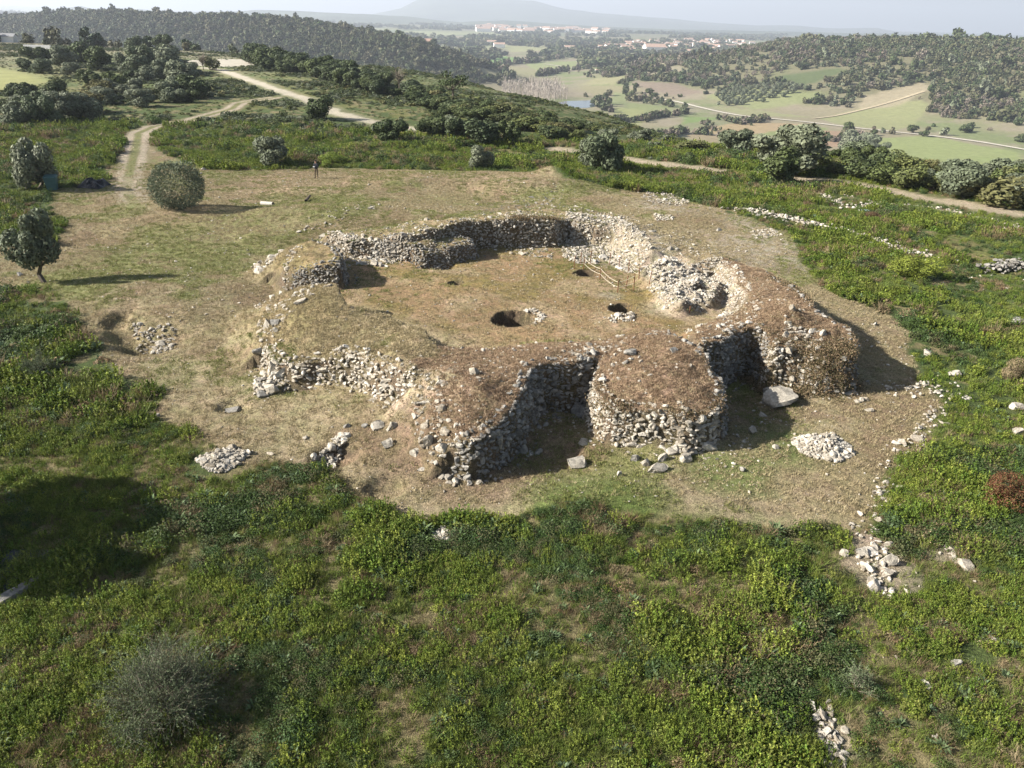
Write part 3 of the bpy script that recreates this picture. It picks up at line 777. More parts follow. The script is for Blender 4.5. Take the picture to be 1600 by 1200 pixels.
stonepile('stone_pile', 'line of grey stones running through grass at the lower right', 'stone pile', [(1275, 1115), (1295, 1100), (1310, 1150), (1325, 1200), (1285, 1200)], 0, 110, .055, M_STONE, 26, heap=.03)
stonepile('stone_pile', 'whitish stones among bushes on the far right, level with the clearing corner', 'stone pile', [(1470, 860), (1520, 842), (1530, 870), (1490, 890)], 0, 80, .08, M_STONE_W, 27)
stonepile('stone_pile', 'tumbled stones with a dark hollow at the front left of the clearing', 'stone pile', [(490, 712), (530, 690), (548, 690), (520, 715)], 0, 70, .13, M_STONE_W, 28)
stonepile('stone_pile', 'flat bed of small white stones behind the courtyard, on bare soil', 'stone pile', [(1020, 300), (1080, 312), (1070, 328), (1010, 325), (1000, 312)], 0, 260, .10, M_STONE, 29)
stonepile('stone_pile', 'narrow bed of gravelly stones between the courtyard and the scrub', 'stone pile', [(1020, 342), (1050, 344), (1052, 350), (1025, 350)], 0, 150, .07, M_STONE_W, 30)
stonepile('stone_pile', 'scatter of white chips on the bare patch behind the right bastion', 'stone pile', [(1170, 365), (1205, 362), (1222, 372), (1180, 376)], 0, 200, .06, M_STONE_W, 31)
stonepile('stone_pile', 'small stones lying in front of the left outer wall around a dark hollow', 'stone pile', [(400, 605), (430, 598), (440, 615), (420, 632), (398, 625)], 0, 60, .14, M_STONE_W, 32)

def low_wall(label, line, wid, n, s, mat, seed, h=.25, z=0, cat='ruined wall', name='low_stone_wall'):
    n = int(n * 1.0); s = s * .60; h = h * .5; wid = wid * 1.3
    Pl = np.array(PX(line, z)); seg = np.linalg.norm(np.diff(Pl, axis=0), axis=1); cum = np.concatenate([[0], np.cumsum(seg)])
    rr = np.random.RandomState(seed)
    t = rr.rand(n) * cum[-1]
    dens = vnoise(t, t * 0, 1.6, seed); t = t[dens > .25]; n = len(t)
    x = np.interp(t, cum, Pl[:, 0]) + rr.randn(n) * wid; y = np.interp(t, cum, Pl[:, 1]) + rr.randn(n) * wid
    S = s * np.exp(rr.randn(n) * .35)
    return tag(stones_mesh(name, np.column_stack([x, y, height(x, y) + rr.rand(n) * h + S * .2]), S, mat), label, cat)
low_wall('long crumbled wall of pale stones along the scrub edge behind the right bastion', [(1145, 331), (1200, 343), (1250, 350), (1290, 360), (1340, 372), (1380, 384), (1410, 400), (1462, 404)], .55, 620, .16, M_STONE_W, 41, .35)
low_wall('broken line of white stones in scrub near the dirt track at the far right', [(1275, 305), (1300, 315), (1325, 330), (1350, 322), (1400, 328), (1460, 328), (1530, 345)], .5, 300, .15, M_STONE_W, 42, .3)
low_wall('thin upper line of white stones in scrub just below the dirt track on the right', [(1325, 309), (1365, 320), (1430, 326), (1510, 340), (1560, 352), (1600, 362)], .4, 220, .15, M_STONE_W, 43, .3)
low_wall('dark-faced wall remnant in the scrub at the right edge of the photo', [(1540, 424), (1570, 420), (1605, 418)], .3, 320, .17, M_STONE_D, 44, .8)
low_wall('row of stones along the right edge of the clearing', [(1475, 640), (1440, 680), (1450, 690), (1405, 720), (1385, 735)], .25, 90, .11, M_STONE_W, 45, .1)
low_wall('column of stones at the lower right border of the clearing', [(1390, 760), (1368, 790), (1365, 815), (1345, 845)], .2, 60, .12, M_STONE_W, 46, .1)
low_wall('curving scatter of slabs on the grass below the right bastion shadow', [(1300, 618), (1370, 612), (1420, 605), (1445, 598), (1475, 618)], .35, 130, .11, M_STONE_W, 47, .08)
low_wall('buried stone kerb on the grass behind the far wall, left part', [(460, 368), (500, 366), (560, 345), (630, 340)], .5, 70, .13, M_STONE, 48, .08)

# loose stones too many to count
def gravel(name, P, mat, dens, s, seed, kind='stuff', mask=None):
    x0, x1, y0, y1 = bbox(P, 0); n = int((x1 - x0) * (y1 - y0) * dens)
    rr = np.random.RandomState(seed); x = rr.uniform(x0, x1, n); y = rr.uniform(y0, y1, n)
    k = (polysd(P, x, y) > .2) & (rr.rand(n) < sstep(.46, .72, fbm(x, y, 3.5, seed, 4)))
    x, y = x[k], y[k]; S = s * .7 * np.exp(rr.randn(len(x)) * .5)
    return tag(stones_mesh(name, np.column_stack([x, y, height(x, y) + S * .15]), S, mat, None, SH0), kind=kind)
gravel('loose_stones', CLEAR, M_STONE_W, 3.5, .042, 61)
gravel('loose_stones', PX([(380, 560), (460, 640), (640, 640), (760, 740), (960, 740), (1150, 740), (1220, 680), (1450, 640), (1450, 590), (1200, 600), (1100, 720), (900, 700), (700, 700), (420, 560)]), M_STONE_W, 9, .055, 62)
gravel('loose_stones', PX([(400, 420), (480, 400), (520, 440), (460, 480), (480, 560), (420, 570), (385, 500)], 1), M_STONE_W, 20, .08, 63)
gravel('loose_stones', PX([(850, 500), (1000, 500), (1100, 490), (1080, 560), (860, 600)], 2), M_STONE_W, 18, .06, 64)
gravel('loose_stones', PX([(1250, 500), (1600, 400), (1700, 900), (1650, 1250), (1200, 1200), (1380, 860), (1480, 640)]), M_STONE_W, 2.0, .085, 65)

for q_, k_ in enumerate(('front', 'tower', 'right', 'back')):
    P_ = MASS[k_]['P']; n_ = int((bbox(P_, 0)[1] - bbox(P_, 0)[0]) * (bbox(P_, 0)[3] - bbox(P_, 0)[2]) * (3 if k_ != 'tower' else 2)); q2 = in_poly(P_, n_, 600 + q_)
    if k_ == 'front': q2 = q2[q2[:, 0] > at(690, 560, 2)[0]]; n_ = len(q2)
    ss = .045 * np.exp(rs.randn(n_) * .5); tag(stones_mesh('embedded_stones', np.column_stack([q2, height(q2[:, 0], q2[:, 1]) + ss * .1]), ss, M_STONE, ROOT[k_], SH0), kind='stuff')
n_ = 10000; xx = rs.uniform(-30, 30, n_); yy = rs.uniform(22, 82, n_); k_ = polysd(CLEAR, xx, yy) > 0; xx, yy = xx[k_], yy[k_]; ss = .022 * np.exp(rs.randn(len(xx)) * .5)
tag(stones_mesh('chips', np.column_stack([xx, yy, height(xx, yy) + ss * .2]), ss, M_STONE_W, None, SH0), kind='stuff')
tag(stones_mesh('pit_rim_stones', (lambda q: np.column_stack([q, height(q[:, 0], q[:, 1]) + .03]))(in_poly(PX([(812, 484), (836, 484), (852, 496), (840, 507), (818, 504)], .95), 150, 8)), .06 * np.exp(rs.randn(150) * .4), M_STONE_W), kind='stuff')
tag(stones_mesh('pit_rim_stones', (lambda q: np.column_stack([q, height(q[:, 0], q[:, 1]) + .03]))(in_poly(PX([(950, 494), (990, 492), (996, 502), (955, 506)], .95), 50, 9)), .09 * np.exp(rs.randn(50) * .4), M_STONE_W), kind='stuff')

# single boulders: px, base py, width px, height px, label
BOULDERS = [
 (1224, 634, 52, 28, 'largest pale boulder, beside the shaded recess right of the round tower'), (1203, 618, 22, 18, 'dark-flanked boulder behind the largest boulder by the recess'),
 (1192, 652, 15, 9, 'small boulder in front of the largest boulder'), (1176, 678, 14, 14, 'pale upright stone at the tip of the tower shadow'), (1105, 705, 24, 18, 'slanting dark rock at the foot of the round tower, right side'),
 (1026, 740, 32, 20, 'largest of the boulders lying in front of the round tower'), (1010, 728, 20, 16, 'boulder touching the largest one in front of the round tower'), (993, 722, 18, 14, 'leftmost grey boulder in front of the round tower'),
 (1035, 722, 18, 14, 'rounded boulder in the row in front of the round tower'), (1069, 723, 24, 16, 'rightmost rounded boulder of the row in front of the round tower'), (1050, 712, 18, 11, 'flat pale stone just below the tower foot'),
 (988, 700, 18, 12, 'stone leaning on the left foot of the round tower face'), (912, 697, 22, 10, 'flat stone on the grass left of the round tower'), (902, 732, 32, 18, 'broad flat rock embedded in the grass in front of the ruin'),
 (968, 745, 10, 10, 'small round white stone in front of the tower boulders'), (1160, 738, 12, 8, 'grey stone on grass right of the tower boulders'), (819, 710, 18, 22, 'big dark slab in the shadow of the wall recess'),
 (780, 705, 16, 24, 'upright slab in the shadow at the foot of the front wall corner'), (841, 712, 14, 12, 'brownish rock at the edge of the recess shadow'), (612, 670, 18, 16, 'upright pale boulder left of the front wall corner'),
 (590, 672, 22, 14, 'larger low boulder next to the upright one on the front slope'), (570, 670, 10, 8, 'small brown stone on the front slope'), (542, 668, 14, 8, 'grey stone at the left of the front slope'), (606, 700, 20, 16, 'pile-topping rock below the front slope boulders'),
 (649, 713, 18, 12, 'rounded rock on bare soil before the front wall corner'), (658, 740, 18, 8, 'flat white stone at the lower edge of bare soil'), (692, 710, 26, 18, 'layered rock left of the front wall corner'), (670, 700, 22, 24, 'tall pale rock of the front wall corner'),
 (441, 588, 22, 18, 'rightmost large white block of the left outer wall'), (427, 582, 22, 22, 'large white block of the left outer wall'), (410, 622, 18, 12, 'grey boulder in the stones below the left outer wall'), (402, 556, 16, 14, 'grey boulder at the left foot of the ruin'),
 (418, 512, 18, 18, 'squared white boulder at the left end of the ruin'), (430, 510, 16, 14, 'dark boulder beside the squared white one at the left end'), (405, 428, 18, 10, 'white slab below the stone heap at the far left of the ruin'),
 (505, 372, 18, 9, 'pale boulder at the left tip of the far wall'), (1213, 703, 12, 9, 'small boulder on grass between the recess and the rubble heap'), (1286, 706, 12, 8, 'dark stone at the edge of the rubble heap'),
 (1360, 644, 14, 6, 'flat stone on the grass right of the large boulder'), (1340, 630, 10, 6, 'small flat stone below the bastion shadow'), (1325, 618, 30, 9, 'flat slab below the right bastion'), (1493, 590, 20, 10, 'white stone in scrub right of the bastion'), (1452, 556, 18, 12, 'pale stone at the scrub edge right of the bastion'),
 (1349, 870, 18, 14, 'boulder at the lower right corner of the clearing'), (1320, 870, 12, 14, 'leaning white stone in scrub beside the lower right corner'), (1388, 885, 22, 26, 'largest white boulder in the bare patch at lower right'), (1368, 925, 22, 26, 'split white boulder lower in the bare patch at lower right'),
 (1392, 940, 14, 10, 'lowest white stone of the bare patch at lower right'), (1495, 1046, 16, 12, 'grey boulder lying in the grass at lower right'), (1552, 1007, 12, 9, 'small white stone in scrub near the right edge'), (1275, 1130, 12, 12, 'white stone at the top of the stone line in the lower right grass'),
 (985, 556, 22, 14, 'dark cluster boulder on the turf behind the round tower'), (978, 570, 12, 12, 'small grey boulder near the tower turf edge'), (1053, 552, 16, 8, 'flat grey stone on the tower turf'),
 (1290, 604, 16, 14, 'white block at the foot of the right bastion'), (1276, 606, 10, 10, 'small block next to the white one at the bastion foot'), (1303, 574, 12, 14, 'light block set in the overgrown side of the right bastion'),
 (1540, 720, 20, 9, 'pale stone among shrubs at right, level with the rubble heap'), (1592, 680, 16, 10, 'pale stone at the right edge of the photo'), (1588, 640, 22, 10, 'flat white rock at the right edge above the pale stone'), (1597, 510, 20, 14, 'grey outcrop at the right edge below the wall remnant'),
 (1185, 340, 8, 6, 'brown stone on the bare patch behind the courtyard'), (1124, 362, 10, 6, 'grey stone between courtyard and scrub wall'), (362, 645, 22, 7, 'flat grey rock left of the ruin on the slope'), (246, 652, 7, 7, 'tiny white stone at the left scrub edge'),
 (274, 410, 6, 4, 'small white stone on the left slope'), (318, 266, 8, 5, 'pale stone near the round bush'), (30, 432, 10, 6, 'grey stone near the small tree with a trunk'), (1078, 575, 9, 6, 'small stone on the tower turf right part'),
]
def _unit(P): return (P - (P.max(0) + P.min(0)) / 2) / (P.max(0) - P.min(0))
_bs = [mesh_np('boulder', _unit(stone_shape(ICO2V, 9, .025)), ICO2F, None, None, link=False).data for _ in range(10)]
for i, (px, py, wpx, hpx, lab) in enumerate(BOULDERS):
    x, y, z = hit(px, py); sc = math.sqrt(x * x + y * y + (CAM_H - z) ** 2) / F
    me = _bs[i % 10].copy(); me.materials.clear(); me.materials.append(M_STONE_D if 'dark' in lab or 'brown' in lab or 'grey' in lab else M_STONE_W if 'white' in lab else M_STONE)
    o = bpy.data.objects.new('boulder', me); COL.objects.link(o)
    W_ = wpx * sc; Hh = hpx * sc
    o.scale = (W_ * 1.0, W_ * .8, Hh * 1.15); o.location = (x, y + W_ * .25, z + Hh * .12)
    o.rotation_euler = (random.uniform(-.2, .2), random.uniform(-.2, .2), random.uniform(0, .6) if wpx > 15 else random.uniform(0, 6))
    tag(o, lab, 'boulder')

# ---------------------------------------------------------------- vegetation
def quads(C, A, B, bend=None):
    """diamond leaves: centre C, half-length A, half-width B -> V, F"""
    n = len(C)
    V = np.stack([C - A, C + B, C + A, C - B], 1).reshape(-1, 3)
    return V, np.arange(n * 4).reshape(n, 4)
def unit(v): return v / (np.linalg.norm(v, axis=-1, keepdims=True) + 1e-9)
def rnd3(n, r): return unit(r.randn(n, 3))
def join(parts):
    V = np.concatenate([p[0] for p in parts]); off = 0; Fs = []
    for p in parts: Fs.append(p[1] + off); off += len(p[0])
    return V, np.concatenate(Fs)
def leafy(C, N, size, r, elong=1.5):
    n = len(C)
    A = unit(np.cross(N, rnd3(n, r))) ; B = unit(np.cross(N, A))
    s = size * r.uniform(.6, 1.4, (n, 1))
    return quads(C, A * s * elong * .5, B * s * .5)
def p_bushy(seed, n=20, h=.42, rad=.27, leaf=.027):
    """low heath shrub: many upright sprigs"""
    r = np.random.RandomState(seed); parts = []
    for i in range(n):
        a = r.rand() * 6.28; q = rad * math.sqrt(r.rand())
        base = np.array([math.cos(a) * q, math.sin(a) * q, 0]); hh = h * r.uniform(.6, 1.1) * (1 - .5 * (q / rad) ** 2)
        k = 22; t = r.rand(k) ** .7
        lean = np.array([math.cos(a) * .35 * q / rad, math.sin(a) * .35 * q / rad, 1])
        C = base + t[:, None] * hh * lean + r.randn(k, 3) * .028 * (1.2 - t[:, None])
        N = unit(r.randn(k, 3) + np.array([0, 0, .6]))
        parts.append(leafy(C, N, leaf, r, 1.8))
    return join(parts)
def p_cushion(seed, n=420, rad=.3, h=.25, leaf=.032):
    r = np.random.RandomState(seed)
    N = rnd3(n, r); N[:, 2] = np.abs(N[:, 2])
    C = N * np.array([rad, rad, h]) * r.uniform(.55, 1.08, (n, 1)) * (1 + .25 * np.sin(N[:, :1] * 5 + seed))
    return leafy(C, unit(N + r.randn(n, 3) * .6), leaf, r, 1.5)
def p_rosette(seed, n=26, L_=.32, wd=.028):
    r = np.random.RandomState(seed); parts = []
    a = r.rand(n) * 6.28; el = r.uniform(.35, 1.25, n); ln = L_ * r.uniform(.6, 1.1, n)
    dr = np.stack([np.cos(a) * np.cos(el), np.sin(a) * np.cos(el), np.sin(el)], 1)
    sd_ = np.stack([-np.sin(a), np.cos(a), a * 0], 1)
    p0 = dr * 0; p1 = dr * ln[:, None] * .6; p2 = dr * ln[:, None] + np.array([0, 0, -.3]) * ln[:, None] * .8
    for u, v, w1, w2 in ((p0, p1, .6, 1.0), (p1, p2, 1.0, .12)):
        V = np.stack([u - sd_ * wd * w1, u + sd_ * wd * w1, v + sd_ * wd * w2, v - sd_ * wd * w2], 1).reshape(-1, 3)
        parts.append((V, np.arange(n * 4).reshape(n, 4)))
    return join(parts)
def p_grass(seed, n=60, h=.22, rad=.15, wd=.008):
    r = np.random.RandomState(seed)
    a = r.rand(n) * 6.28; q = rad * np.sqrt(r.rand(n)); b = np.stack([np.cos(a) * q, np.sin(a) * q, a * 0], 1)
    hh = h * r.uniform(.5, 1.1, n)[:, None]
    tip = b + np.concatenate([r.randn(n, 2) * .4, np.ones((n, 1))], 1) * hh
    s = np.stack([np.cos(a + 1.5), np.sin(a + 1.5), a * 0], 1) * wd
    V = np.stack([b - s, b + s, tip + s * .2, tip - s * .2], 1).reshape(-1, 3)
    return V, np.arange(n * 4).reshape(n, 4)
def p_twigs(seed, n=70, h=.4, rad=.3, wd=.005):
    r = np.random.RandomState(seed)
    b = r.randn(n, 3) * np.array([rad * .3, rad * .3, .03]); b[:, 2] = np.abs(b[:, 2])
    d = unit(r.randn(n, 3) * np.array([.6, .6, .3]) + np.array([0, 0, .7])); t = b + d * h * r.uniform(.5, 1, (n, 1))
    s = unit(np.cross(d, rnd3(n, r))) * wd
    V = np.stack([b - s, b + s, t + s * .5, t - s * .5], 1).reshape(-1, 3)
    return V, np.arange(n * 4).reshape(n, 4)
def crown_pts(r, n, rx, rz, lobes=9, zc=.5, squash=1.0):
    """points and normals on an uneven crown made of lobes; height 0..~1 times rz"""
    L_ = rnd3(lobes, r) * r.uniform(.30, .78, (lobes, 1)); L_[:, 2] = L_[:, 2] * .8
    R0 = r.uniform(.20, .50, lobes); w_ = R0 ** 2; w_ /= w_.sum()
    k = r.choice(lobes, n, p=w_); N = rnd3(n, r)
    P = L_[k] + N * R0[k][:, None] * r.uniform(.72, 1.06, (n, 1))
    # drop what lies deep inside other lobes
    d = np.linalg.norm(P[:, None] - L_[None], axis=2) / R0[None]
    keep = (d.min(1) > .68)
    P, N = P[keep], N[keep]
    P = P * np.array([rx, rx, rz * .55]); P[:, 2] += rz * zc
    P[:, 2] = np.maximum(P[:, 2], .01)
    return P, N
def p_crown(seed, n, rx, rz, leaf, lobes=9, zc=.5, el=1.5):
    r = np.random.RandomState(seed); P, N = crown_pts(r, n, rx, rz, lobes, zc)
    return leafy(P, unit(N + r.randn(len(P), 3) * .55), leaf, r, el)

G1 = [(.08, .125, .018), (.145, .19, .028), (.22, .25, .042), (.10, .165, .022), (.19, .20, .048)]
M_L1 = leaf_mat('heath_leaf', G1); M_L2 = leaf_mat('dark_leaf', [(.04, .075, .018), (.07, .10, .025), (.055, .095, .03), (.12, .10, .05)])
M_L3 = leaf_mat('bluish_leaf', [(.08, .125, .05), (.12, .16, .07), (.09, .13, .065)])
M_L4 = leaf_mat('dry_leaf', [(.20, .13, .07), (.26, .19, .11), (.15, .11, .06), (.30, .24, .14)])
M_L5 = leaf_mat('grass_blade', [(.11, .16, .03), (.18, .20, .05), (.09, .14, .025)])
M_OLIVE = leaf_mat('olive_leaf', [(.12, .14, .085), (.17, .185, .12), (.105, .13, .07)], trans=.15, var=.45)
M_DARK = leaf_mat('evergreen_leaf', [(.05, .07, .025), (.08, .10, .035), (.065, .085, .04)], trans=.1)
M_SCRUB = leaf_mat('scrub_leaf', [(.075, .095, .03), (.13, .14, .045), (.10, .125, .045), (.16, .145, .06), (.07, .09, .035)], trans=.15)
M_FOREST = leaf_mat('forest_leaf', [(.04, .06, .028), (.075, .09, .035), (.12, .11, .06), (.065, .09, .035), (.11, .10, .06), (.05, .08, .03)], trans=.0, var=.2)
M_BARE = leaf_mat('bare_twig', [(.14, .115, .085), (.18, .15, .115), (.12, .10, .08)], trans=0, var=.3)
M_RED = leaf_mat('red_leaf', [(.12, .06, .035), (.15, .08, .045), (.09, .09, .04)], 'isl')
def proto(name, VF, mat):
    return mesh_np(name, VF[0], VF[1], mat, None, link=False)
def scatter(name, pts, scale, idx, protos, zs=None, kind='stuff'):
    """many copies of small prototypes as ONE object through a geometry-nodes modifier"""
    n = len(pts)
    c = bpy.data.collections.new(name + '_kinds')
    for i, p in enumerate(protos):
        p.name = 'k%02d_%s' % (i, p.name); c.objects.link(p)
    me = bpy.data.meshes.new(name); me.vertices.add(n); me.vertices.foreach_set('co', np.ascontiguousarray(pts, np.float32).ravel())
    a = me.attributes.new('idx', 'INT', 'POINT'); a.data.foreach_set('value', np.asarray(idx, np.int32))
    r = np.random.RandomState(n)
    rot = np.stack([r.randn(n) * .08, r.randn(n) * .08, r.rand(n) * 6.283], 1).astype(np.float32)
    a = me.attributes.new('rot', 'FLOAT_VECTOR', 'POINT'); a.data.foreach_set('vector', rot.ravel())
    sc = np.stack([scale, scale, scale if zs is None else zs], 1).astype(np.float32)
    a = me.attributes.new('scl', 'FLOAT_VECTOR', 'POINT'); a.data.foreach_set('vector', sc.ravel())
    o = bpy.data.objects.new(name, me); COL.objects.link(o)
    g = bpy.data.node_groups.new(name, 'GeometryNodeTree')
    g.interface.new_socket('Geometry', in_out='INPUT', socket_type='NodeSocketGeometry')
    g.interface.new_socket('Geometry', in_out='OUTPUT', socket_type='NodeSocketGeometry')
    N = g.nodes; gi = N.new('NodeGroupInput'); go = N.new('NodeGroupOutput')
    ip = N.new('GeometryNodeInstanceOnPoints'); ci = N.new('GeometryNodeCollectionInfo')
    ci.inputs['Collection'].default_value = c; ci.inputs['Separate Children'].default_value = True; ci.inputs['Reset Children'].default_value = True
    def at_(nm, ty):
        q = N.new('GeometryNodeInputNamedAttribute'); q.data_type = ty; q.inputs['Name'].default_value = nm
        return q.outputs['Attribute']
    g.links.new(gi.outputs[0], ip.inputs['Points']); g.links.new(ci.outputs[0], ip.inputs['Instance'])
    ip.inputs['Pick Instance'].default_value = True
    g.links.new(at_('idx', 'INT'), ip.inputs['Instance Index'])
    g.links.new(at_('rot', 'FLOAT_VECTOR'), ip.inputs['Rotation']); g.links.new(at_('scl', 'FLOAT_VECTOR'), ip.inputs['Scale'])
    g.links.new(ip.outputs[0], go.inputs[0])
    md = o.modifiers.new('scatter', 'NODES'); md.node_group = g
    return tag(o, kind=kind)

def in_view(x, y, m=.10):
    return np.abs(x) < (y * .72 + 6)
rv = np.random.RandomState(77)
def sample(n, y0, y1, xw=.72):
    """points uniform in plan over a trapezoid rather wider than the view"""
    c = 15.0; y = np.sqrt(rv.uniform((y0 + c) ** 2, (y1 + c) ** 2, n)) - c; x = rv.uniform(-1, 1, n) * (y + c) * xw
    return x, y
def track_d(x, y):
    return np.minimum(np.minimum(segd(TRACK_A, x, y, 50) - .1, segd(TRACK_B, x, y, 50) - 1.2), segd(TRACK_C, x, y, 50) - .6)
BARE = [(1375, 900, 1.2), (1360, 860, .8), (1300, 1150, .45), (1280, 1010, .35), (1470, 870, .5), (350, 720, 1.3), (688, 842, .45), (1290, 705, 1.5), (1500, 600, .5), (1480, 490, .8), (1450, 365, 1), (1520, 1030, .5)]
def bare(x, y):
    m = np.zeros(len(x), bool)
    for px, py, r in BARE:
        X, Y = at(px, py); m |= np.hypot(x - X, y - Y) < r
    return m
LOWWALLS = [PX(l) for l in ([(1145, 331), (1200, 343), (1250, 350), (1290, 360), (1340, 372), (1380, 384), (1410, 400), (1462, 404)], [(1275, 305), (1300, 315), (1325, 330), (1350, 322), (1400, 328), (1460, 328), (1530, 345)],
            [(1325, 309), (1365, 320), (1430, 326), (1510, 340), (1560, 352), (1600, 362)], [(1540, 430), (1570, 428), (1605, 426)], [(1390, 760), (1368, 790), (1365, 815), (1345, 845), (1370, 890), (1385, 935)], [(1275, 1115), (1295, 1100), (1310, 1150), (1325, 1200)])]
def lw(x, y): return np.minimum.reduce([segd(l, x, y, 30) for l in LOWWALLS])

protosA = [proto('heath', p_bushy(1), M_L1), proto('heath', p_bushy(2, 24, .48, .3), M_L1), proto('heath', p_bushy(3, 17, .34, .24), M_L1),
           proto('cushion', p_cushion(4), M_L1), proto('cushion', p_cushion(5, 360, .26, .2), M_L2), proto('cushion', p_cushion(6, 480, .34, .3), M_L2),
           proto('rosette', p_rosette(7), M_L3), proto('rosette', p_rosette(8, 34, .38), M_L3), proto('tuft', p_grass(9), M_L5), proto('tuft', p_grass(10, 80, .28, .2), M_L5),
           proto('dry_twigs', p_twigs(11), M_L4), proto('dry_cushion', p_cushion(12, 260, .26, .2, .028), M_L4)]
def kinds_near(x, y):
    a = fbm(x, y, 3.2, 501, 3); b = fbm(x, y, 2.6, 511, 3); u = rv.rand(len(x))
    k = rv.randint(0, 4, len(x))
    k = np.where((a > .52) & (u < .8), rv.randint(4, 6, len(x)), k)
    k = np.where((b > .54) & (u < .55), rv.randint(8, 10, len(x)), k)
    k = np.where((b < .42) & (u > .72), rv.randint(6, 8, len(x)), k)
    k = np.where(rv.rand(len(x)) < .03 + .12 * np.exp(-(((x - at(850, 980)[0]) / 4) ** 2 + ((y - at(850, 980)[1]) / 2.2) ** 2)), rv.randint(6, 8, len(x)), k)
    k = np.where((fbm(x, y, 1.8, 521, 3) > .60) & (rv.rand(len(x)) < .45), rv.randint(10, 12, len(x)), k)
    return k
def edge_d(x, y): return sdlim(CLEAR, x, y, 8) + (fbm(x, y, 1.5, 171, 3) - .5) * 1.2
# ground cover, near
x, y = sample(54000, 6.5, 27); m = (edge_d(x, y) < -.15) & ~bare(x, y) & (lw(x, y) > .35)
gap = fbm(x, y, 1.5, 531, 3); m &= (rv.rand(len(x)) < sstep(.38, .47, gap) * .9 + .10)
x, y = x[m], y[m]; s = rv.uniform(.5, 1.2, len(x)) * (.7 + .5 * sstep(.4, .65, fbm(x, y, 2.5, 541, 2)))
scatter('ground_cover', np.column_stack([x, y, height(x, y) - .02]), s, kinds_near(x, y), protosA)
x, y = sample(30000, 6.5, 30); m = (edge_d(x, y) < .1) & (~bare(x, y) | (rv.rand(len(x)) < .15)); x, y = x[m], y[m]
gk = rv.choice([0, 0, 1, 2, 3], len(x))
scatter('grass', np.column_stack([x, y, height(x, y) - .01]), rv.uniform(.5, 1.1, len(x)), gk, [proto('tuft', p_grass(13, 46, .2, .17, .006), M_L5), proto('tuft', p_grass(14, 46, .16, .2, .006), M_L5), proto('tuft', p_grass(15, 40, .2, .18, .006), M_L4), proto('weeds', p_cushion(16, 90, .2, .07, .028), M_L1)])
# middle distance
x, y = sample(112000, 27, 122); m = (edge_d(x, y) < -.2) & ~bare(x, y) & (track_d(x, y) > 1.5) & (lw(x, y) > .45) & (rv.rand(len(x)) < sstep(122, 85, y))
m &= (rv.rand(len(x)) < sstep(.34, .46, fbm(x, y, 2.5, 551, 3)) * .8 + .2)
x, y = x[m], y[m]; s = rv.uniform(.7, 1.4, len(x)) * (.7 + .7 * sstep(.4, .65, fbm(x, y, 5, 561, 2))) * (1 + .6 * sstep(60, 100, y))
protosB = [proto(p.name, v, mt) for p, v, mt in zip(protosA, [p_bushy(21, 16, .42, .27, .034), p_bushy(22, 18, .45, .3, .034), p_bushy(23, 14, .34, .24, .034), p_cushion(24, 300, .3, .25, .038), p_cushion(25, 260, .26, .2, .038), p_cushion(26, 340, .34, .3, .038), p_rosette(27), p_rosette(28), p_grass(29, 40, .25, .2, .014), p_grass(30, 50, .28, .22, .014), p_twigs(31, 50, .4, .3, .01), p_cushion(32, 110, .26, .2, .05)],
           [M_L1, M_L1, M_L1, M_L1, M_L2, M_L2, M_L3, M_L3, M_L5, M_L5, M_L4, M_L4])]
scatter('ground_cover', np.column_stack([x, y, height(x, y) - .02]), s, kinds_near(x, y), protosB)
# short turf on the clearing and the mounds
def dry_kind(x, y):
    u = rv.rand(len(x)); brown = np.zeros(len(x), bool)
    for k in ('front', 'tower', 'right'): brown |= (sdlim(MASS[k]['P'], x, y, 2) > -.2) & ((k != 'front') | (x + (fbm(x, y, 1.5, 9, 2) - .5) * 3 > at(665, 580, 2)[0]))
    k = np.where(u < .5, 0, 1); k = np.where(brown & (u < .85), 2 + (u > .5), k)
    k = np.where(~brown & (fbm(x, y, 6, 101, 4) * .6 + fbm(x, y, 1.6, 111, 4) * .4 > .5) & (u < .7), 4, k)
    return k
M_T0 = leaf_mat('straw', [(.31, .25, .14), (.40, .33, .20), (.25, .21, .11)], var=.3); M_T1 = leaf_mat('brown_turf', [(.30, .205, .13), (.40, .29, .19), (.24, .165, .10)], var=.35)
M_T2 = leaf_mat('short_green', [(.16, .18, .055), (.22, .22, .075)], var=.3)
protosT = [proto('straw', p_grass(41, 26, .07, .16, .012), M_T0), proto('straw', p_grass(42, 26, .05, .2, .012), M_T0), proto('brown', p_cushion(43, 70, .13, .05, .022), M_T1), proto('brown', p_grass(44, 46, .07, .16, .009), M_T1), proto('green', p_grass(45, 30, .06, .18, .013), M_T2)]
x, y = sample(170000, 22, 84)
q2 = [in_poly(MASS[k]['P'], n_, 5) for k, n_ in (('front', 3600), ('tower', 1800), ('right', 3800))]
x = np.concatenate([x] + [q[:, 0] for q in q2]); y = np.concatenate([y] + [q[:, 1] for q in q2]); m = (edge_d(x, y) > -.1)
x, y = x[m], y[m]
hz = height(x, y); e = .15; gr = np.hypot(height(x + e, y) - hz, height(x, y + e) - hz) / e
br = np.zeros(len(x), bool)
for k in ('front', 'tower', 'right'): br |= sdlim(MASS[k]['P'], x, y, 2) > -.1
inc = sdlim(COURT, x, y, 3) > 0
m = (gr < 1.1) & ((track_d(x, y) > .3 + rv.rand(len(x)) * 1.2) | (rv.rand(len(x)) < .12)) & (sdlim(MASS['outcrop']['P'], x, y, 2) < 0) & (br | (rv.rand(len(x)) < np.where(inc, .45, .85)))
x, y, hz = x[m], y[m], hz[m]
scatter('short_turf', np.column_stack([x, y, hz - .01]), rv.uniform(.6, 1.4, len(x)), dry_kind(x, y), protosT)
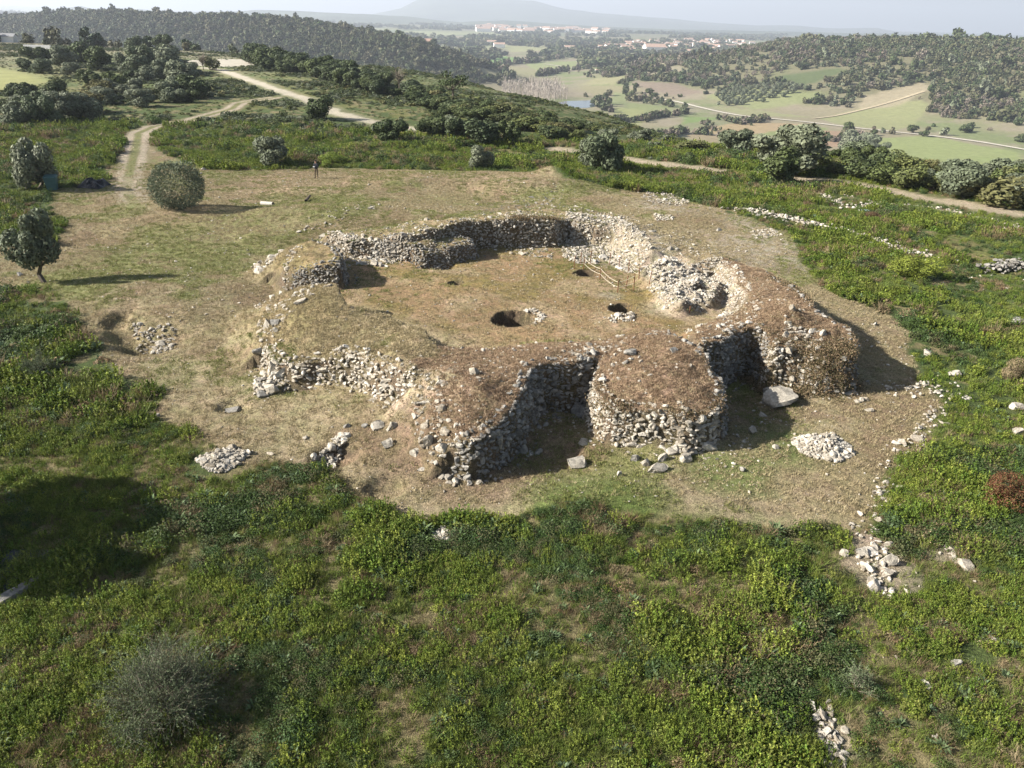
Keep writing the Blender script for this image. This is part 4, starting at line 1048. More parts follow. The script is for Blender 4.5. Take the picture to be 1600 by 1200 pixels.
# rank growth hanging over the rims of the tower and the right bastion
def growth(name, line, n, wid, h, key, label, mat_kinds):
    Pl = np.array([at(*p) for p in line]); seg = np.linalg.norm(np.diff(Pl, axis=0), axis=1); cum = np.concatenate([[0], np.cumsum(seg)])
    t = rv.rand(n) * cum[-1]; x = np.interp(t, cum, Pl[:, 0]) + rv.randn(n) * wid; y = np.interp(t, cum, Pl[:, 1]) + rv.randn(n) * wid
    z = height(x, y); r = np.random.RandomState(n); C = []
    k = 26; k = 40; C = np.repeat(np.column_stack([x, y, z]), k, 0) + r.randn(n * k, 3) * np.array([.12, .12, .08]) + np.array([0, 0, h])
    V, Fq = leafy(C, rnd3(len(C), r), .034, r, 1.9)
    return mesh_np(name, V, Fq, mat_kinds, ROOT[key])
M_G1 = leaf_mat('ivy_mix', [(.07, .075, .025), (.13, .11, .05), (.22, .155, .095), (.17, .12, .07)], 'isl', .1)
growth('overgrowth', [(930, 588, 1.9), (940, 616, 1.8), (958, 630, 1.7), (985, 638, 1.6)], 70, .12, .06, 'tower', '', M_G1)
growth('overgrowth', [(1041, 648, 1.5), (1075, 654, 1.5), (1104, 650, 1.5), (1126, 636, 1.6), (1133, 616, 1.8)], 60, .10, .04, 'tower', '', M_G1)
growth('overgrowth', [(1180, 510, 2.4), (1210, 540, 2.1), (1230, 552, 1.9), (1270, 560, 1.7), (1320, 562, 1.6), (1340, 540, 1.9)], 520, .30, .08, 'right', '', M_G1)
growth('overgrowth', [(1250, 530, 2.2), (1300, 545, 2.0), (1320, 530, 2.2)], 420, .45, .05, 'right', '', M_G1)
growth('overgrowth', [(1210, 430, 2.2), (1240, 450, 2.4), (1270, 470, 2.4), (1300, 495, 2.3)], 260, .25, .05, 'right', '', M_G1)
growth('overgrowth', [(800, 340, 2.9), (840, 338, 2.9), (880, 341, 2.6)], 130, .22, .06, 'back', '', M_G1)

# scrub that covers the hilltop beyond the clearing
protosS = [proto('scrub', p_crown(51 + i, 260, .75, .8, .12, 7, .38), M_SCRUB) for i in range(4)] + [proto('scrub', p_crown(61 + i, 260, .75, .9, .12, 7, .38), M_DARK) for i in range(2)] + [proto('scrub', p_crown(66, 240, .8, .85, .12, 7, .38), M_OLIVE)]
x, y = sample(52000, 60, 330); hz = height(x, y)
dn = np.hypot(x, y)
pl = sdlim(PLATEAU, x, y, 150)
m = (pl > -110) & (edge_d(x, y) < -1) & (track_d(x, y) > 2.0) & (sdlim(YELLOW, x, y, 9) < 0)
X_, Y_ = at(355, 98); m &= np.hypot((x - X_) / 14, (y - Y_) / 16) > 1
leftness = sstep(10, -25, x) * sstep(85, 120, y)
dens = sstep(.40, .55, fbm(x, y, 12, 601, 3)) * .6 + .30 + .3 * leftness
m &= rv.rand(len(x)) < dens
x, y, hz = x[m], y[m], hz[m]
big = sstep(.42, .62, fbm(x, y, 16, 611, 3)) * sstep(80, 130, y)
s = rv.uniform(.35, .8, len(x)) * (.7 + 1.3 * big)
k = rv.randint(0, 4, len(x)); k = np.where(rv.rand(len(x)) < .15 + .5 * big, rv.randint(4, 6, len(x)), k); k = np.where(rv.rand(len(x)) < .07 + .25 * big * (x < 0), 6, k)
scatter('scrub', np.column_stack([x, y, hz - .1]), s, k, protosS, zs=s * rv.uniform(.5, 1.0, len(x)))

# ---------------------------------------------------------------- single trees and bushes: crown > nothing, trunk below
def tube(pts, rad, k=6):
    pts = np.array(pts, float); V = []; n = len(pts)
    for i in range(n):
        d = unit(pts[min(i + 1, n - 1)] - pts[max(i - 1, 0)])
        a = unit(np.cross(d, [.3, .9, .1] if abs(d[1]) < .9 else [1, 0, 0])); b = np.cross(d, a)
        for j in range(k):
            t = 2 * math.pi * j / k
            V.append(pts[i] + (a * math.cos(t) + b * math.sin(t)) * rad[i])
    Fq = [(i * k + j, i * k + (j + 1) % k, (i + 1) * k + (j + 1) % k, (i + 1) * k + j) for i in range(n - 1) for j in range(k)]
    V.append(pts[-1]); c = len(V) - 1
    V.append(pts[0]); c2 = len(V) - 1
    Fq += [(c, (n - 1) * k + j, (n - 1) * k + (j + 1) % k, c) for j in range(0)]
    return np.array(V), np.array(Fq)
def trunk_mesh(seed, h, rad, branches=5, spread=.35):
    r = np.random.RandomState(seed); parts = []
    c = np.cumsum(np.concatenate([[[0, 0, 0]], r.randn(4, 3) * .06 * h * np.array([1, 1, 0]) + [0, 0, h / 4]]), 0)
    parts.append(tube(c, [rad, rad * .8, rad * .7, rad * .6, rad * .4]))
    for i in range(branches):
        a = i * 6.28 / branches + r.rand(); b0 = c[r.randint(2, 5)]
        tip = b0 + np.array([math.cos(a) * spread, math.sin(a) * spread, r.uniform(.3, .6)]) * h
        parts.append(tube([b0, (b0 + tip) / 2 + r.randn(3) * .05 * h, tip], [rad * .45, rad * .3, rad * .1], 5))
    return join(parts)
# crown prototypes in a unit box: radius ~.5, height 1
def crown_unit(seed, n, leaf, lobes, zc=.5, low=0.0):
    r = np.random.RandomState(seed); P, N = crown_pts(r, n, .5 / .85, 1.0, lobes, zc)
    P[:, 2] = low + (P[:, 2] - P[:, 2].min()) / (P[:, 2].max() - P[:, 2].min()) * (1 - low)
    s = .5 / np.percentile(np.abs(P[:, :2]), 98); P[:, :2] *= s
    return leafy(P, unit(N + r.randn(len(P), 3) * .5), leaf, r, 1.7)
def crown_round(seed, n, leaf):
    r = np.random.RandomState(seed); N = rnd3(n, r); q = r.uniform(.8, 1.04, (n, 1)) * (1 + .08 * np.sin(N[:, :1] * 6) * np.cos(N[:, 1:2] * 5 + 1))
    P = N * q * .5; P[:, 2] = np.maximum(P[:, 2], -.46) + .46
    P[: n // 4] = P[: n // 4] * .8 + [0, 0, .09]
    A = unit(N + r.randn(n, 3) * .5)
    return quads(P, A * leaf * r.uniform(.8, 1.6, (n, 1)), unit(np.cross(A, rnd3(n, r))) * leaf * .35)
DATA = {}
def data(key, VF, mat):
    DATA[key] = mesh_np(key, VF[0], VF[1], mat, None, link=False).data
for i in range(3): data('olive%d' % i, crown_unit(701 + i, 5200, .045, 11), M_OLIVE)
for i in range(2): data('dark%d' % i, crown_unit(711 + i, 4200, .05, 10), M_DARK)
data('round', crown_round(721, 9000, .022), M_OLIVE)
for i in range(2): data('far_olive%d' % i, crown_unit(731 + i, 700, .10, 8), M_OLIVE)
for i in range(2): data('far_dark%d' % i, crown_unit(741 + i, 700, .10, 8), M_DARK)
for i in range(2): data('scrubby%d' % i, crown_unit(751 + i, 2200, .06, 12), M_SCRUB)
data('trunk', trunk_mesh(3, 1, .05), M_BARK); data('stem', trunk_mesh(4, 1, .035, 4, .2), M_BARK)
def obj_of(key, name, parent=None):
    o = bpy.data.objects.new(name, DATA[key]); COL.objects.link(o)
    if parent: o.parent = parent
    return o
_tc = 0
def tree(px, py, wpx, hpx, kind, label, group=None, name='olive_tree', cat='tree', low=.12, at_=None, trunk=True):
    """a tree standing where the terrain is seen at (px, py), its size given in photo pixels"""
    global _tc; _tc += 1
    x, y, z = hit(px, py) if at_ is None else at_
    sc = math.sqrt(x * x + y * y + (CAM_H - z) ** 2) / F
    w_, h_ = wpx * sc, hpx * sc
    y2 = y + w_ * .30
    z = H1(x, y2)
    e = empty(name, (x, y2, z - .05), (_tc * 2.39) % 6.28); tag(e, label, cat, group)
    if trunk:
        t = obj_of('trunk' if low < .3 else 'stem', 'trunk', e); t.scale = (h_ * .8, h_ * .8, h_ * max(.45, low + .25))
    c = obj_of(kind, 'crown', e); c.location = (0, 0, h_ * low); c.scale = (w_ * 1.0, w_ * (.85 + .3 * ((_tc * .618) % 1)), h_ * (1 - low) * 1.02)
    return e
T = [
 (58, 448, 60, 98, 'olive0', 'small grey-green tree with a bare thin trunk at the left edge of the clearing', 'olive_tree', .22),
 (270, 330, 82, 66, 'round', 'large ball-shaped grey-green bush at the end of the dirt track', 'round_bush', .0),
 (52, 298, 48, 64, 'olive1', 'grey-green tree beside the plastic bin at the left', 'olive_tree', .04),
 (427, 262, 50, 42, 'olive2', 'grey-green bush just left of the standing person', 'olive_tree', .0),
 (747, 267, 42, 38, 'olive0', 'small grey bush on the scrub line behind the middle of the ruin', 'olive_tree', .0),
 (918, 262, 42, 40, 'olive1', 'left and paler half of the pair of olive bushes behind the courtyard', 'olive_tree', .0),
 (950, 271, 62, 56, 'olive2', 'right and larger of the pair of olive bushes behind the courtyard', 'olive_tree', .0),
 (1240, 276, 105, 70, 'olive0', 'tall dark olive tree standing behind a lower bush beside the dirt track', 'olive_tree', .0),
 (1232, 292, 76, 50, 'dark0', 'lower dense bush in front of the tall olive tree beside the dirt track', 'evergreen_bush', .0),
 (497, 189, 46, 34, 'dark1', 'dark round bush between the two dirt tracks', 'evergreen_bush', .0),
 (607, 223, 52, 32, 'dark0', 'dark bush at the point where the white track vanishes', 'evergreen_bush', .0),
 (672, 218, 50, 32, 'dark1', 'first dark bush right of the vanishing white track', 'evergreen_bush', .0),
 (708, 223, 48, 34, 'dark0', 'second dark bush in the row on the ridge', 'evergreen_bush', .0),
 (750, 227, 55, 38, 'dark1', 'widest dark bush in the row on the ridge', 'evergreen_bush', .0),
 (795, 229, 34, 36, 'dark0', 'narrow dark bush at the right end of the row on the ridge', 'evergreen_bush', .0),
 (62, 196, 42, 40, 'olive1', 'grey bush at far left forming the left end of a low clump', 'olive_tree', .0),
 (92, 190, 46, 36, 'olive2', 'middle bush of the low clump at far left', 'olive_tree', .0),
 (124, 188, 42, 34, 'olive0', 'right bush of the low clump at far left', 'olive_tree', .0),
 (302, 154, 42, 30, 'dark1', 'dark round bush below the olive group on the ridge', 'evergreen_bush', .0),
 (278, 140, 50, 36, 'olive0', 'olive bush just above the dark round one on the ridge', 'olive_tree', .0),
 (260, 114, 62, 34, 'olive1', 'broad pale olive tree at the top of the ridge group', 'olive_tree', .0),
 (215, 120, 48, 38, 'olive2', 'olive tree left of the broad pale one', 'olive_tree', .0),
 (200, 118, 34, 30, 'olive1', 'smaller olive tree tucked beside its taller neighbour on the ridge', 'olive_tree', .0),
 (142, 112, 42, 30, 'dark0', 'darkest olive on the left ridge crest', 'evergreen_bush', .0),
 (120, 102, 40, 28, 'dark1', 'crest tree next to the darkest one on the left ridge', 'evergreen_bush', .0),
 (92, 106, 34, 26, 'olive0', 'grey crest tree above the yellow field', 'olive_tree', .0),
 (60, 116, 24, 18, 'olive2', 'small bush near the yellow field', 'olive_tree', .0),
 (36, 110, 26, 14, 'dark0', 'tiny dark bush inside the yellow field', 'evergreen_bush', .0),
 (165, 150, 30, 22, 'olive0', 'small grey bush in the left scrub below the ridge trees', 'olive_tree', .0),
 (245, 125, 38, 26, 'olive0', 'olive bush in front of the broad pale one', 'olive_tree', .0),
 (205, 82, 26, 20, 'dark1', 'pine-dark crest tree standing highest on the left ridge', 'evergreen_bush', .0),
 (250, 82, 30, 22, 'dark0', 'dark crest tree right of the highest one', 'evergreen_bush', .0),
 (1165, 242, 56, 34, 'olive2', 'olive bush behind the track, left of the tall dark olive', 'olive_tree', .0),
 (1080, 238, 50, 16, 'scrubby0', 'long low hedge bush behind the track', 'shrub', .0),
 (1005, 222, 34, 18, 'olive0', 'small pale bush on the slope edge behind the olive pair', 'olive_tree', .0),
 (955, 222, 36, 18, 'olive1', 'grey bush directly behind the olive pair', 'olive_tree', .0),
 (1335, 238, 40, 28, 'olive1', 'pale rounded crown above the right hedge belt, left end', 'olive_tree', .0),
 (1370, 244, 44, 26, 'olive0', 'pale crown second from the left of the right hedge belt', 'olive_tree', .0),
 (1500, 312, 72, 48, 'olive2', 'large grey olive bush directly above the track at right', 'olive_tree', .0),
 (1575, 292, 60, 34, 'olive1', 'silvery olive bush near the right edge above the track', 'olive_tree', .0),
 (1390, 292, 50, 28, 'scrubby1', 'rounded dark green shrub at the track edge on the right', 'shrub', .0),
 (1425, 300, 48, 30, 'scrubby0', 'broad green shrub right of the rounded dark one', 'shrub', .0),
 (1560, 325, 90, 36, 'scrubby1', 'dark green thicket filling the corner above the track', 'shrub', .0),
]
HUE = {'olive0': 'silvery', 'olive1': 'grey-green', 'olive2': 'pale grey', 'dark0': 'dark', 'dark1': 'blackish green', 'scrubby0': 'green', 'scrubby1': 'olive-green'}
def sizew(s, a, b): return 'small' if s < a else 'large' if s > b else 'medium'
for px, py, wp, hp, kd, lab, nm, low in T:
    tree(px, py, wp, hp, kd, lab, name=nm, cat='bush' if low == 0 else 'tree', low=low, trunk=low > 0)
# belt of bushes above the track on the right
G_B = 'bushes of the belt above the right track'
rb = random.Random(4)
for row, (dy, n) in enumerate(((-8, 22), (-20, 24), (-34, 26))):
    for i in range(n):
        px = 1010 + (i + rb.random()) / n * 640
        if px < 1300 and row > 0 and rb.random() < .5: continue
        base = np.interp(px, [880, 985, 1080, 1190, 1290, 1400, 1500, 1610, 1760], [235, 247, 260, 270, 280, 297, 315, 334, 358]) + dy
        if 1195 < px < 1290 and row == 0: continue
        sz = np.interp(px, [1000, 1290, 1330, 1600], [15, 20, 32, 38]) * rb.uniform(.55, 1.25)
        tree(px, base, sz * 1.25, sz * .72 if px > 1290 else sz * .6, (kd := rb.choice(['olive0', 'olive1', 'scrubby0', 'scrubby1', 'scrubby0', 'scrubby1', 'dark0'])), '%s %s bush in the %s row behind the track, %s' % (sizew(sz, 26, 46), HUE[kd], ('front', 'middle', 'back')[row], 'far left of the tall olive' if px < 1110 else 'left of the tall olive' if px < 1200 else 'beside the tall olive' if px < 1330 else 'above the rounded shrub' if px < 1430 else 'near the large olive' if px < 1530 else 'at the edge'), G_B, 'belt_bush', 'bush', 0)
# olives and dark bushes of the left ridge
G_R = 'bushes scattered over the left ridge'
for i in range(50):
    px, py = rb.uniform(0, 340), rb.uniform(92, 205)
    if py > 205 - px * .15 or (px < 90 and 100 < py < 140): continue
    sz = np.interp(py, [90, 200], [22, 34]) * rb.uniform(.7, 1.2)
    tree(px, py, sz * 1.2, sz * .72, (kd := rb.choice(['olive0', 'olive1', 'dark0', 'scrubby0', 'olive2'])), '%s %s bush on the left ridge, %s, %s' % (sizew(sz, 22, 30), HUE[kd], 'high up' if py < 120 else 'halfway down' if py < 155 else 'low down', 'by the yellow field' if px < 110 else 'under the crest' if px < 220 else 'by the white track'), G_R, 'ridge_bush', 'bush', 0)
G_D = 'dark evergreens beyond the white track'
for i in range(60):
    px = rb.uniform(395, 600); py = np.interp(px, [395, 470, 600], [104, 118, 150]) + rb.uniform(-12, 4)
    sz = rb.uniform(20, 32)
    tree(px, py, sz * 1.3, sz * .8, (kd := rb.choice(['dark0', 'dark1'])), '%s %s bush in the mass beyond the white track, %s part' % (sizew(sz, 24, 29), HUE[kd], 'left' if px < 450 else 'middle' if px < 530 else 'right'), G_D, 'evergreen_bush', 'bush', 0)
G_S = 'bushes down the slope left of the valley'
for i in range(60):
    px = rb.uniform(590, 900); py = np.interp(px, [590, 700, 800, 900], [150, 175, 195, 218]) + rb.uniform(-14, 8)
    sz = rb.uniform(18, 30)
    tree(px, py, sz * 1.6, sz * .7, (kd := rb.choice(['dark0', 'scrubby1', 'scrubby0', 'dark1'])), '%s %s bush on the valley slope, %s' % (sizew(sz, 22, 27), HUE[kd], 'at its upper left' if px < 670 else 'near the flat-topped pine' if px < 740 else 'above the row of dark bushes' if px < 820 else 'at its lower right'), G_S, 'slope_bush', 'bush', 0)

# umbrella pine on the slope
def pine(px, py, hpx, label, dist=None):
    x, y, z = hit(px, py) if dist is None else (*atd(px, dist), 0)
    z = H1(x, y); s = hpx * math.hypot(x, y) / F
    e = tag(empty('pine_tree', (x, y, z)), label, 'pine tree')
    V, Fq = tube([(0, 0, -1), (.1 * s * .2, 0, s * .35), (0, .02 * s, s * .8)], [s * .035, s * .028, s * .012])
    parts = [(V, Fq)]
    r = np.random.RandomState(int(px))
    cs = []
    for i in range(9):
        a = i * .7 + r.rand(); q = r.uniform(.1, .42) * s; c = np.array([math.cos(a) * q, math.sin(a) * q, s * r.uniform(.6, .92)])
        parts.append(tube([(0, 0, s * .5), c * np.array([.5, .5, .8]), c], [s * .012, s * .009, s * .004], 4)); cs.append(c)
    V, Fq = join(parts); mesh_np('trunk', V, Fq, M_BARK, e)
    n = 900; C = np.array(cs)[r.randint(0, 9, n)] + rnd3(n, r) * np.array([.17, .17, .08]) * s * r.uniform(.6, 1, (n, 1))
    V, Fq = leafy(C, unit(rnd3(n, r) + [0, 0, .8]), s * .035, r, 1.4); mesh_np('crown', V, Fq, M_DARK, e)
pine(707, 172, 56, 'tall flat-topped pine standing on the slope beyond the ridge bushes')
pine(826, 200, 26, 'small pointed pine beside the ridge, left of the pond')
pine(858, 205, 22, 'small low pine at the foot of the ridge, below the pond')
# bare tree near the white track
def bare_tree(px, py, hpx, label):
    x, y, z = hit(px, py); s = hpx * math.hypot(x, y) / F; r = np.random.RandomState(int(px)); parts = []
    parts.append(tube([(0, 0, 0), (0, 0, s * .3), (.03 * s, 0, s * .6)], [s * .03, s * .024, s * .015]))
    for i in range(70):
        a = r.rand() * 6.28; el = r.uniform(.3, 1.3); b0 = np.array([0, 0, s * r.uniform(.25, .6)]); d = np.array([math.cos(a) * math.cos(el), math.sin(a) * math.cos(el), math.sin(el)])
        p1 = b0 + d * s * r.uniform(.2, .3); p2 = p1 + unit(d + r.randn(3) * .5) * s * .22
        parts.append(tube([b0, p1, p2], [s * .011, s * .007, s * .003], 3))
    V, Fq = join(parts); e = tag(empty('bare_tree', (x, y, z)), label, 'tree'); mesh_np('trunk', V, Fq, M_BARE, e)
bare_tree(318, 110, 24, 'leafless tree beside the start of the white track')
bare_tree(624, 142, 34, 'tall leafless tree in the valley left of the pine')

# feathery grey shrub in the foreground scrub
def feather(px, py, wpx, hpx, label, n=900, kind='shrub'):
    x, y, z = hit(px, py); sc = math.sqrt(x * x + y * y + 225) / F; rad = wpx * sc * .5; h = hpx * sc * .95
    r = np.random.RandomState(int(px)); y += rad * .5
    e = tag(empty('feathery_shrub', (x, y, H1(x, y))), label, kind)
    P = []; A = []; B = []; parts = []
    nb = max(12, n // 45)
    def shell(d): return 1 / math.sqrt((d[0] ** 2 + d[1] ** 2) / rad ** 2 + (d[2] / h) ** 2)
    for i in range(nb):
        a = r.rand() * 6.28; tilt = math.sqrt(r.rand()) * 1.35
        d = np.array([math.cos(a) * math.sin(tilt), math.sin(a) * math.sin(tilt), math.cos(tilt)]); L_ = shell(d) * r.uniform(.7, 1.1)
        c0 = d * L_ * r.uniform(.35, .6) + r.randn(3) * .06 * rad
        parts.append(tube([(0, 0, 0), c0 * .5 + r.randn(3) * .05 * rad, c0], [.016, .011, .007], 4))
        for j in range(max(6, n // nb)):
            dd0 = unit(d * 1.1 + r.randn(3) * .75); p0 = c0 + r.randn(3) * .07 * rad; p1 = p0 + dd0 * rad * r.uniform(.18, .55); p1[2] = max(.03, p1[2])
            s_ = unit(np.cross(p1 - p0, rnd3(1, r)[0])) * .0035
            parts.append((np.array([p0 - s_, p0 + s_, p1 + s_ * .3, p1 - s_ * .3]), np.array([[0, 1, 2, 3]])))
            k = 12; t = r.rand(k)[:, None]; C = p0 + (p1 - p0) * t; dd = unit(unit(p1 - p0) * .7 + r.randn(k, 3) * .6)
            P.append(C + dd * .02); A.append(dd * .030); B.append(unit(np.cross(dd, rnd3(k, r))) * .006)
    P, A, B = map(np.concatenate, (P, A, B)); V, Fq = quads(P, A, B)
    mesh_np('foliage', V, Fq, M_GREY, e)
    V, Fq = join([p for p in parts if p is not None]); mesh_np('twigs', V, Fq, M_BARE, e)
M_GREY = leaf_mat('grey_needle', [(.08, .115, .05), (.14, .17, .09)], 'isl', .1, .5)
feather(235, 1150, 190, 135, 'large feathery grey-green shrub rising from the scrub at the lower left', 2600)
feather(55, 592, 58, 66, 'pale wispy grey shrub in the scrub at the left edge', 700)
feather(1345, 1095, 70, 55, 'green spiky shrub beside the stone line at lower right', 260)
# red-leaved bush on the right edge
def leafbush(px, py, wpx, hpx, mat, label, seed):
    x, y, z = hit(px, py); sc = math.sqrt(x * x + y * y + 225) / F
    V, Fq = crown_unit(seed, 7000, .024, 11)
    o = mesh_np('leafy_bush', V * np.array([wpx * sc, wpx * sc, hpx * sc]), Fq, mat); o.location = (x, y + wpx * sc * .3, H1(x, y) - .05)
    tag(o, label, 'bush')
leafbush(1580, 805, 60, 52, leaf_mat('russet_leaf', [(.12, .045, .025), (.17, .07, .035), (.09, .08, .03)], 'isl'), 'russet-red bush at the right edge of the photo', 91)
leafbush(1595, 600, 40, 34, M_L4, 'brown withered bush at the right edge above the red one', 92)
leafbush(515, 262, 46, 20, M_L1, 'bright green bush behind the standing person', 93)
leafbush(1440, 442, 70, 34, M_L1, 'bright yellow-green bush below the crumbled wall at right', 94)
leafbush(1370, 345, 30, 12, M_RED, 'small reddish bush among the broken stone lines at right', 95)

# ---------------------------------------------------------------- valley: woods, groves, water, road, houses
FPROT = [proto('tree', crown_unit(801 + i, 230, .17, 8), M_FOREST) for i in range(6)] + [proto('bare', crown_unit(811 + i, 240, .12, 8), M_BARE) for i in range(2)] + [proto('olive', crown_unit(821, 110, .24, 6), M_OLIVE)]
for p in FPROT: pass
def fsample(n, y0, y1):
    y = np.exp(rv.uniform(math.log(y0), math.log(y1), n)); x = rv.uniform(-.74, .74, n) * y
    return x, y
x, y = fsample(105000, 330, 1900); z = height(x, y)
lh = segd(LEFT_RIDGE, x, y, 900) < 420; rh = segd(RIGHT_RIDGE, x, y, 900) < 640; zb = np.maximum(ridge(LEFT_RIDGE, LW_, LZ_, x, y, x * 0 + .5), -65)
inf = np.zeros(len(x), bool)
for P, c in FPOLY: inf |= sdlim(P, x, y, 30) > -4
n1 = fbm(x, y, 90, 851, 3)
rr_ = segd(RIGHT_RIDGE, x, y, 900)
pr = np.where(z > -60, np.where(lh & (x < 60), 1.0, np.where(rh, .26 + .34 * sstep(.46, .60, n1) + .6 * sstep(170, 50, rr_), .06)), .03 * sstep(.5, .6, n1))
pr = np.where(inf, 0, pr) * np.where(segd(ROAD, x, y, 40) < 9, 0, 1)
# even out: the sampling is denser near the camera
w8 = np.clip((y / 900) ** 1.0, .3, 1.2) 
m = rv.rand(len(x)) < pr * w8
x, y, z = x[m], y[m], z[m]
left = x < 60
sz = np.where(left, rv.uniform(4, 7.5, len(x)) * (.6 + .5 * sstep(400, 900, y)), rv.uniform(3, 7.5, len(x))) * (1 + .5 * sstep(140, 30, segd(RIGHT_RIDGE, x, y, 900)) * (x > 0)) * np.where(rv.rand(len(x)) < .06, 1.6, 1)
k = rv.randint(0, 6, len(x)); nb = fbm(x, y, 70, 861, 3)
k = np.where((nb > .53) & (rv.rand(len(x)) < .4) & ~left, rv.randint(6, 8, len(x)), k)
k = np.where(~left & (rv.rand(len(x)) < .12), 8, k)
scatter('far_woods', np.column_stack([x, y, z - .3]), sz, k, FPROT, zs=sz * rv.uniform(.7, 1.15, len(x)))
# far plain: hedges and woods fading out
x, y = fsample(26000, 1500, 7000); z = height(x, y)
m = (fbm(x, y * .5, 220, 871, 3) > .50) & (rv.rand(len(x)) < np.clip(y / 5000, .3, 1))
x, y, z = x[m], y[m], z[m]; sz = rv.uniform(8, 16, len(x))
FP2 = [proto('tree', crown_unit(881 + i, 60, .35, 5), M_FOREST) for i in range(4)]
scatter('distant_woods', np.column_stack([x, y, z - .5]), sz * 1.5, rv.randint(0, 4, len(x)), FP2, zs=sz)
# hedges and tree lines between fields: px polylines on the valley floor
HEDGE = [([(1000, 222), (1080, 208), (1130, 213)], 20, 5), ([(985, 158), (1010, 156), (1050, 166)], 14, 6), ([(905, 190), (945, 192), (1000, 188), (1070, 176)], 46, 5), ([(1130, 188), (1160, 194), (1190, 186)], 34, 4), ([(840, 120), (880, 112), (930, 108)], 26, 8), ([(930, 160), (950, 175)], 8, 7),
         ([(700, 110), (760, 104), (830, 98), (900, 88)], 40, 9), ([(860, 185), (900, 200), (930, 215)], 26, 7), ([(720, 130), (780, 122), (800, 130)], 18, 9), ([(1240, 216), (1330, 222), (1340, 214)], 14, 5), ([(1120, 208), (1100, 190)], 10, 3), ([(1000, 110), (1060, 125), (1100, 128)], 40, 9), ([(950, 130), (1000, 128), (1040, 135)], 26, 8)]
hx = []; hs = []
for ln, n, s in HEDGE:
    Pl = np.array(PX(ln, VZ)); seg = np.linalg.norm(np.diff(Pl, axis=0), axis=1); cum = np.concatenate([[0], np.cumsum(seg)])
    t = rv.rand(n * 2) * cum[-1]; hx.append(np.column_stack([np.interp(t, cum, Pl[:, 0]) + rv.randn(n * 2) * 3, np.interp(t, cum, Pl[:, 1]) + rv.randn(n * 2) * 5])); hs.append(rv.uniform(.6, 1.3, n * 2) * s)
hx = np.concatenate(hx); hs = np.concatenate(hs)
scatter('hedges', np.column_stack([hx, height(hx[:, 0], hx[:, 1]) - .2]), hs, rv.choice([0, 1, 2, 6, 7, 3], len(hx)), [proto('hedge', v, m) for v, m in zip([crown_unit(801 + i, 110, .26, 7) for i in range(8)], [M_FOREST] * 6 + [M_BARE] * 2)])
# single valley trees
VT = [(945, 163, 11, 16), (951, 166, 9, 12), (978, 152, 9, 16), (985, 156, 10, 12), (992, 150, 8, 14), (1016, 152, 14, 9), (1022, 155, 10, 8), (1046, 166, 9, 8), (1325, 205, 18, 12), (1366, 212, 12, 8), (1428, 208, 14, 10), (1445, 214, 12, 8), (1510, 210, 16, 10), (975, 186, 16, 7), (948, 202, 10, 8), (1415, 168, 20, 10)]
for i, (px, py, wp, hp) in enumerate(VT):
    x, y = at(px, py, VZ); z = H1(x, y); tree(px, py, wp, hp, 'far_dark%d' % (i % 2), 'one of the single dark trees dotted between the valley fields', 'single trees in the valley fields', 'field_tree', 'tree', .05, (x, y, z))
# olive grove in rows
gp = HX([(1108, 152), (1150, 138), (1240, 133), (1262, 142), (1205, 158), (1140, 168)])
x0, x1, y0, y1 = bbox(gp, 0); c = 0
for gy_ in np.arange(y0, y1, 13):
    for gx_ in np.arange(x0, x1, 8):
        if c > 280: break
        if polysd(gp, np.array([gx_]), np.array([gy_]))[0] > 0:
            x = gx_ + rb.uniform(-1, 1); y = gy_ + rb.uniform(-4, 4); o = obj_of('far_olive%d' % (c % 2), 'grove_olive'); s = rb.uniform(5.5, 7.5)
            o.location = (x, y, H1(x, y) - .2); o.scale = (s, s, s * .8); tag(o, 'one of the small silvery olives planted in rows on the valley slope', 'olive tree', 'olive grove in the valley'); c += 1
# grey leafless poplar grove left of the pond
r = np.random.RandomState(9); parts = []
gp = PX([(782, 142), (870, 138), (888, 156), (850, 162), (790, 156)], VZ)
q = in_poly(gp, 420, 3)
for X, Y in q:
    h = r.uniform(11, 17); z = float(VZ)
    parts.append(tube([(X, Y, z - 1), (X, Y, z + h)], [.25, .05], 3))
    k = 9; t = r.uniform(.3, 1, k); C = np.column_stack([X + r.randn(k) * .7, Y + r.randn(k) * .7, z + h * t]); A = np.array([[0, 0, 1.3]]) * np.ones((k, 1)) + r.randn(k, 3) * .4
    parts.append(quads(C, A, np.column_stack([np.ones(k) * .16, r.randn(k) * .1, np.zeros(k)])))
V, Fq = join(parts); tag(mesh_np('poplar_grove', V, Fq, leaf_mat('poplar_twig', [(.26, .22, .185), (.32, .28, .24)], 'isl', 0, .3)), kind='stuff')
# pond
m_, n_, l_, b_ = mat_new('water'); b_.inputs['Base Color'].default_value = (.05, .07, .09, 1); b_.inputs['Roughness'].default_value = .12; b_.inputs['Specular IOR Level'].default_value = .8
bp = n_.new('ShaderNodeBump'); bp.inputs['Strength'].default_value = .3; l_.new(noise(n_, l_, .8, 3), bp.inputs['Height']); l_.new(bp.outputs[0], b_.inputs['Normal'])
pp = PX([(870, 161), (885, 158), (925, 157), (943, 159), (940, 165), (915, 169), (885, 169), (872, 166)], VZ)
ms = bpy.data.meshes.new('pond'); zz = max(H1(*p) for p in pp) + .15
ms.from_pydata([(a, b, zz) for a, b in pp], [], [list(range(len(pp)))]); ms.materials.append(m_); o = bpy.data.objects.new('pond', ms); COL.objects.link(o); tag(o, kind='structure')
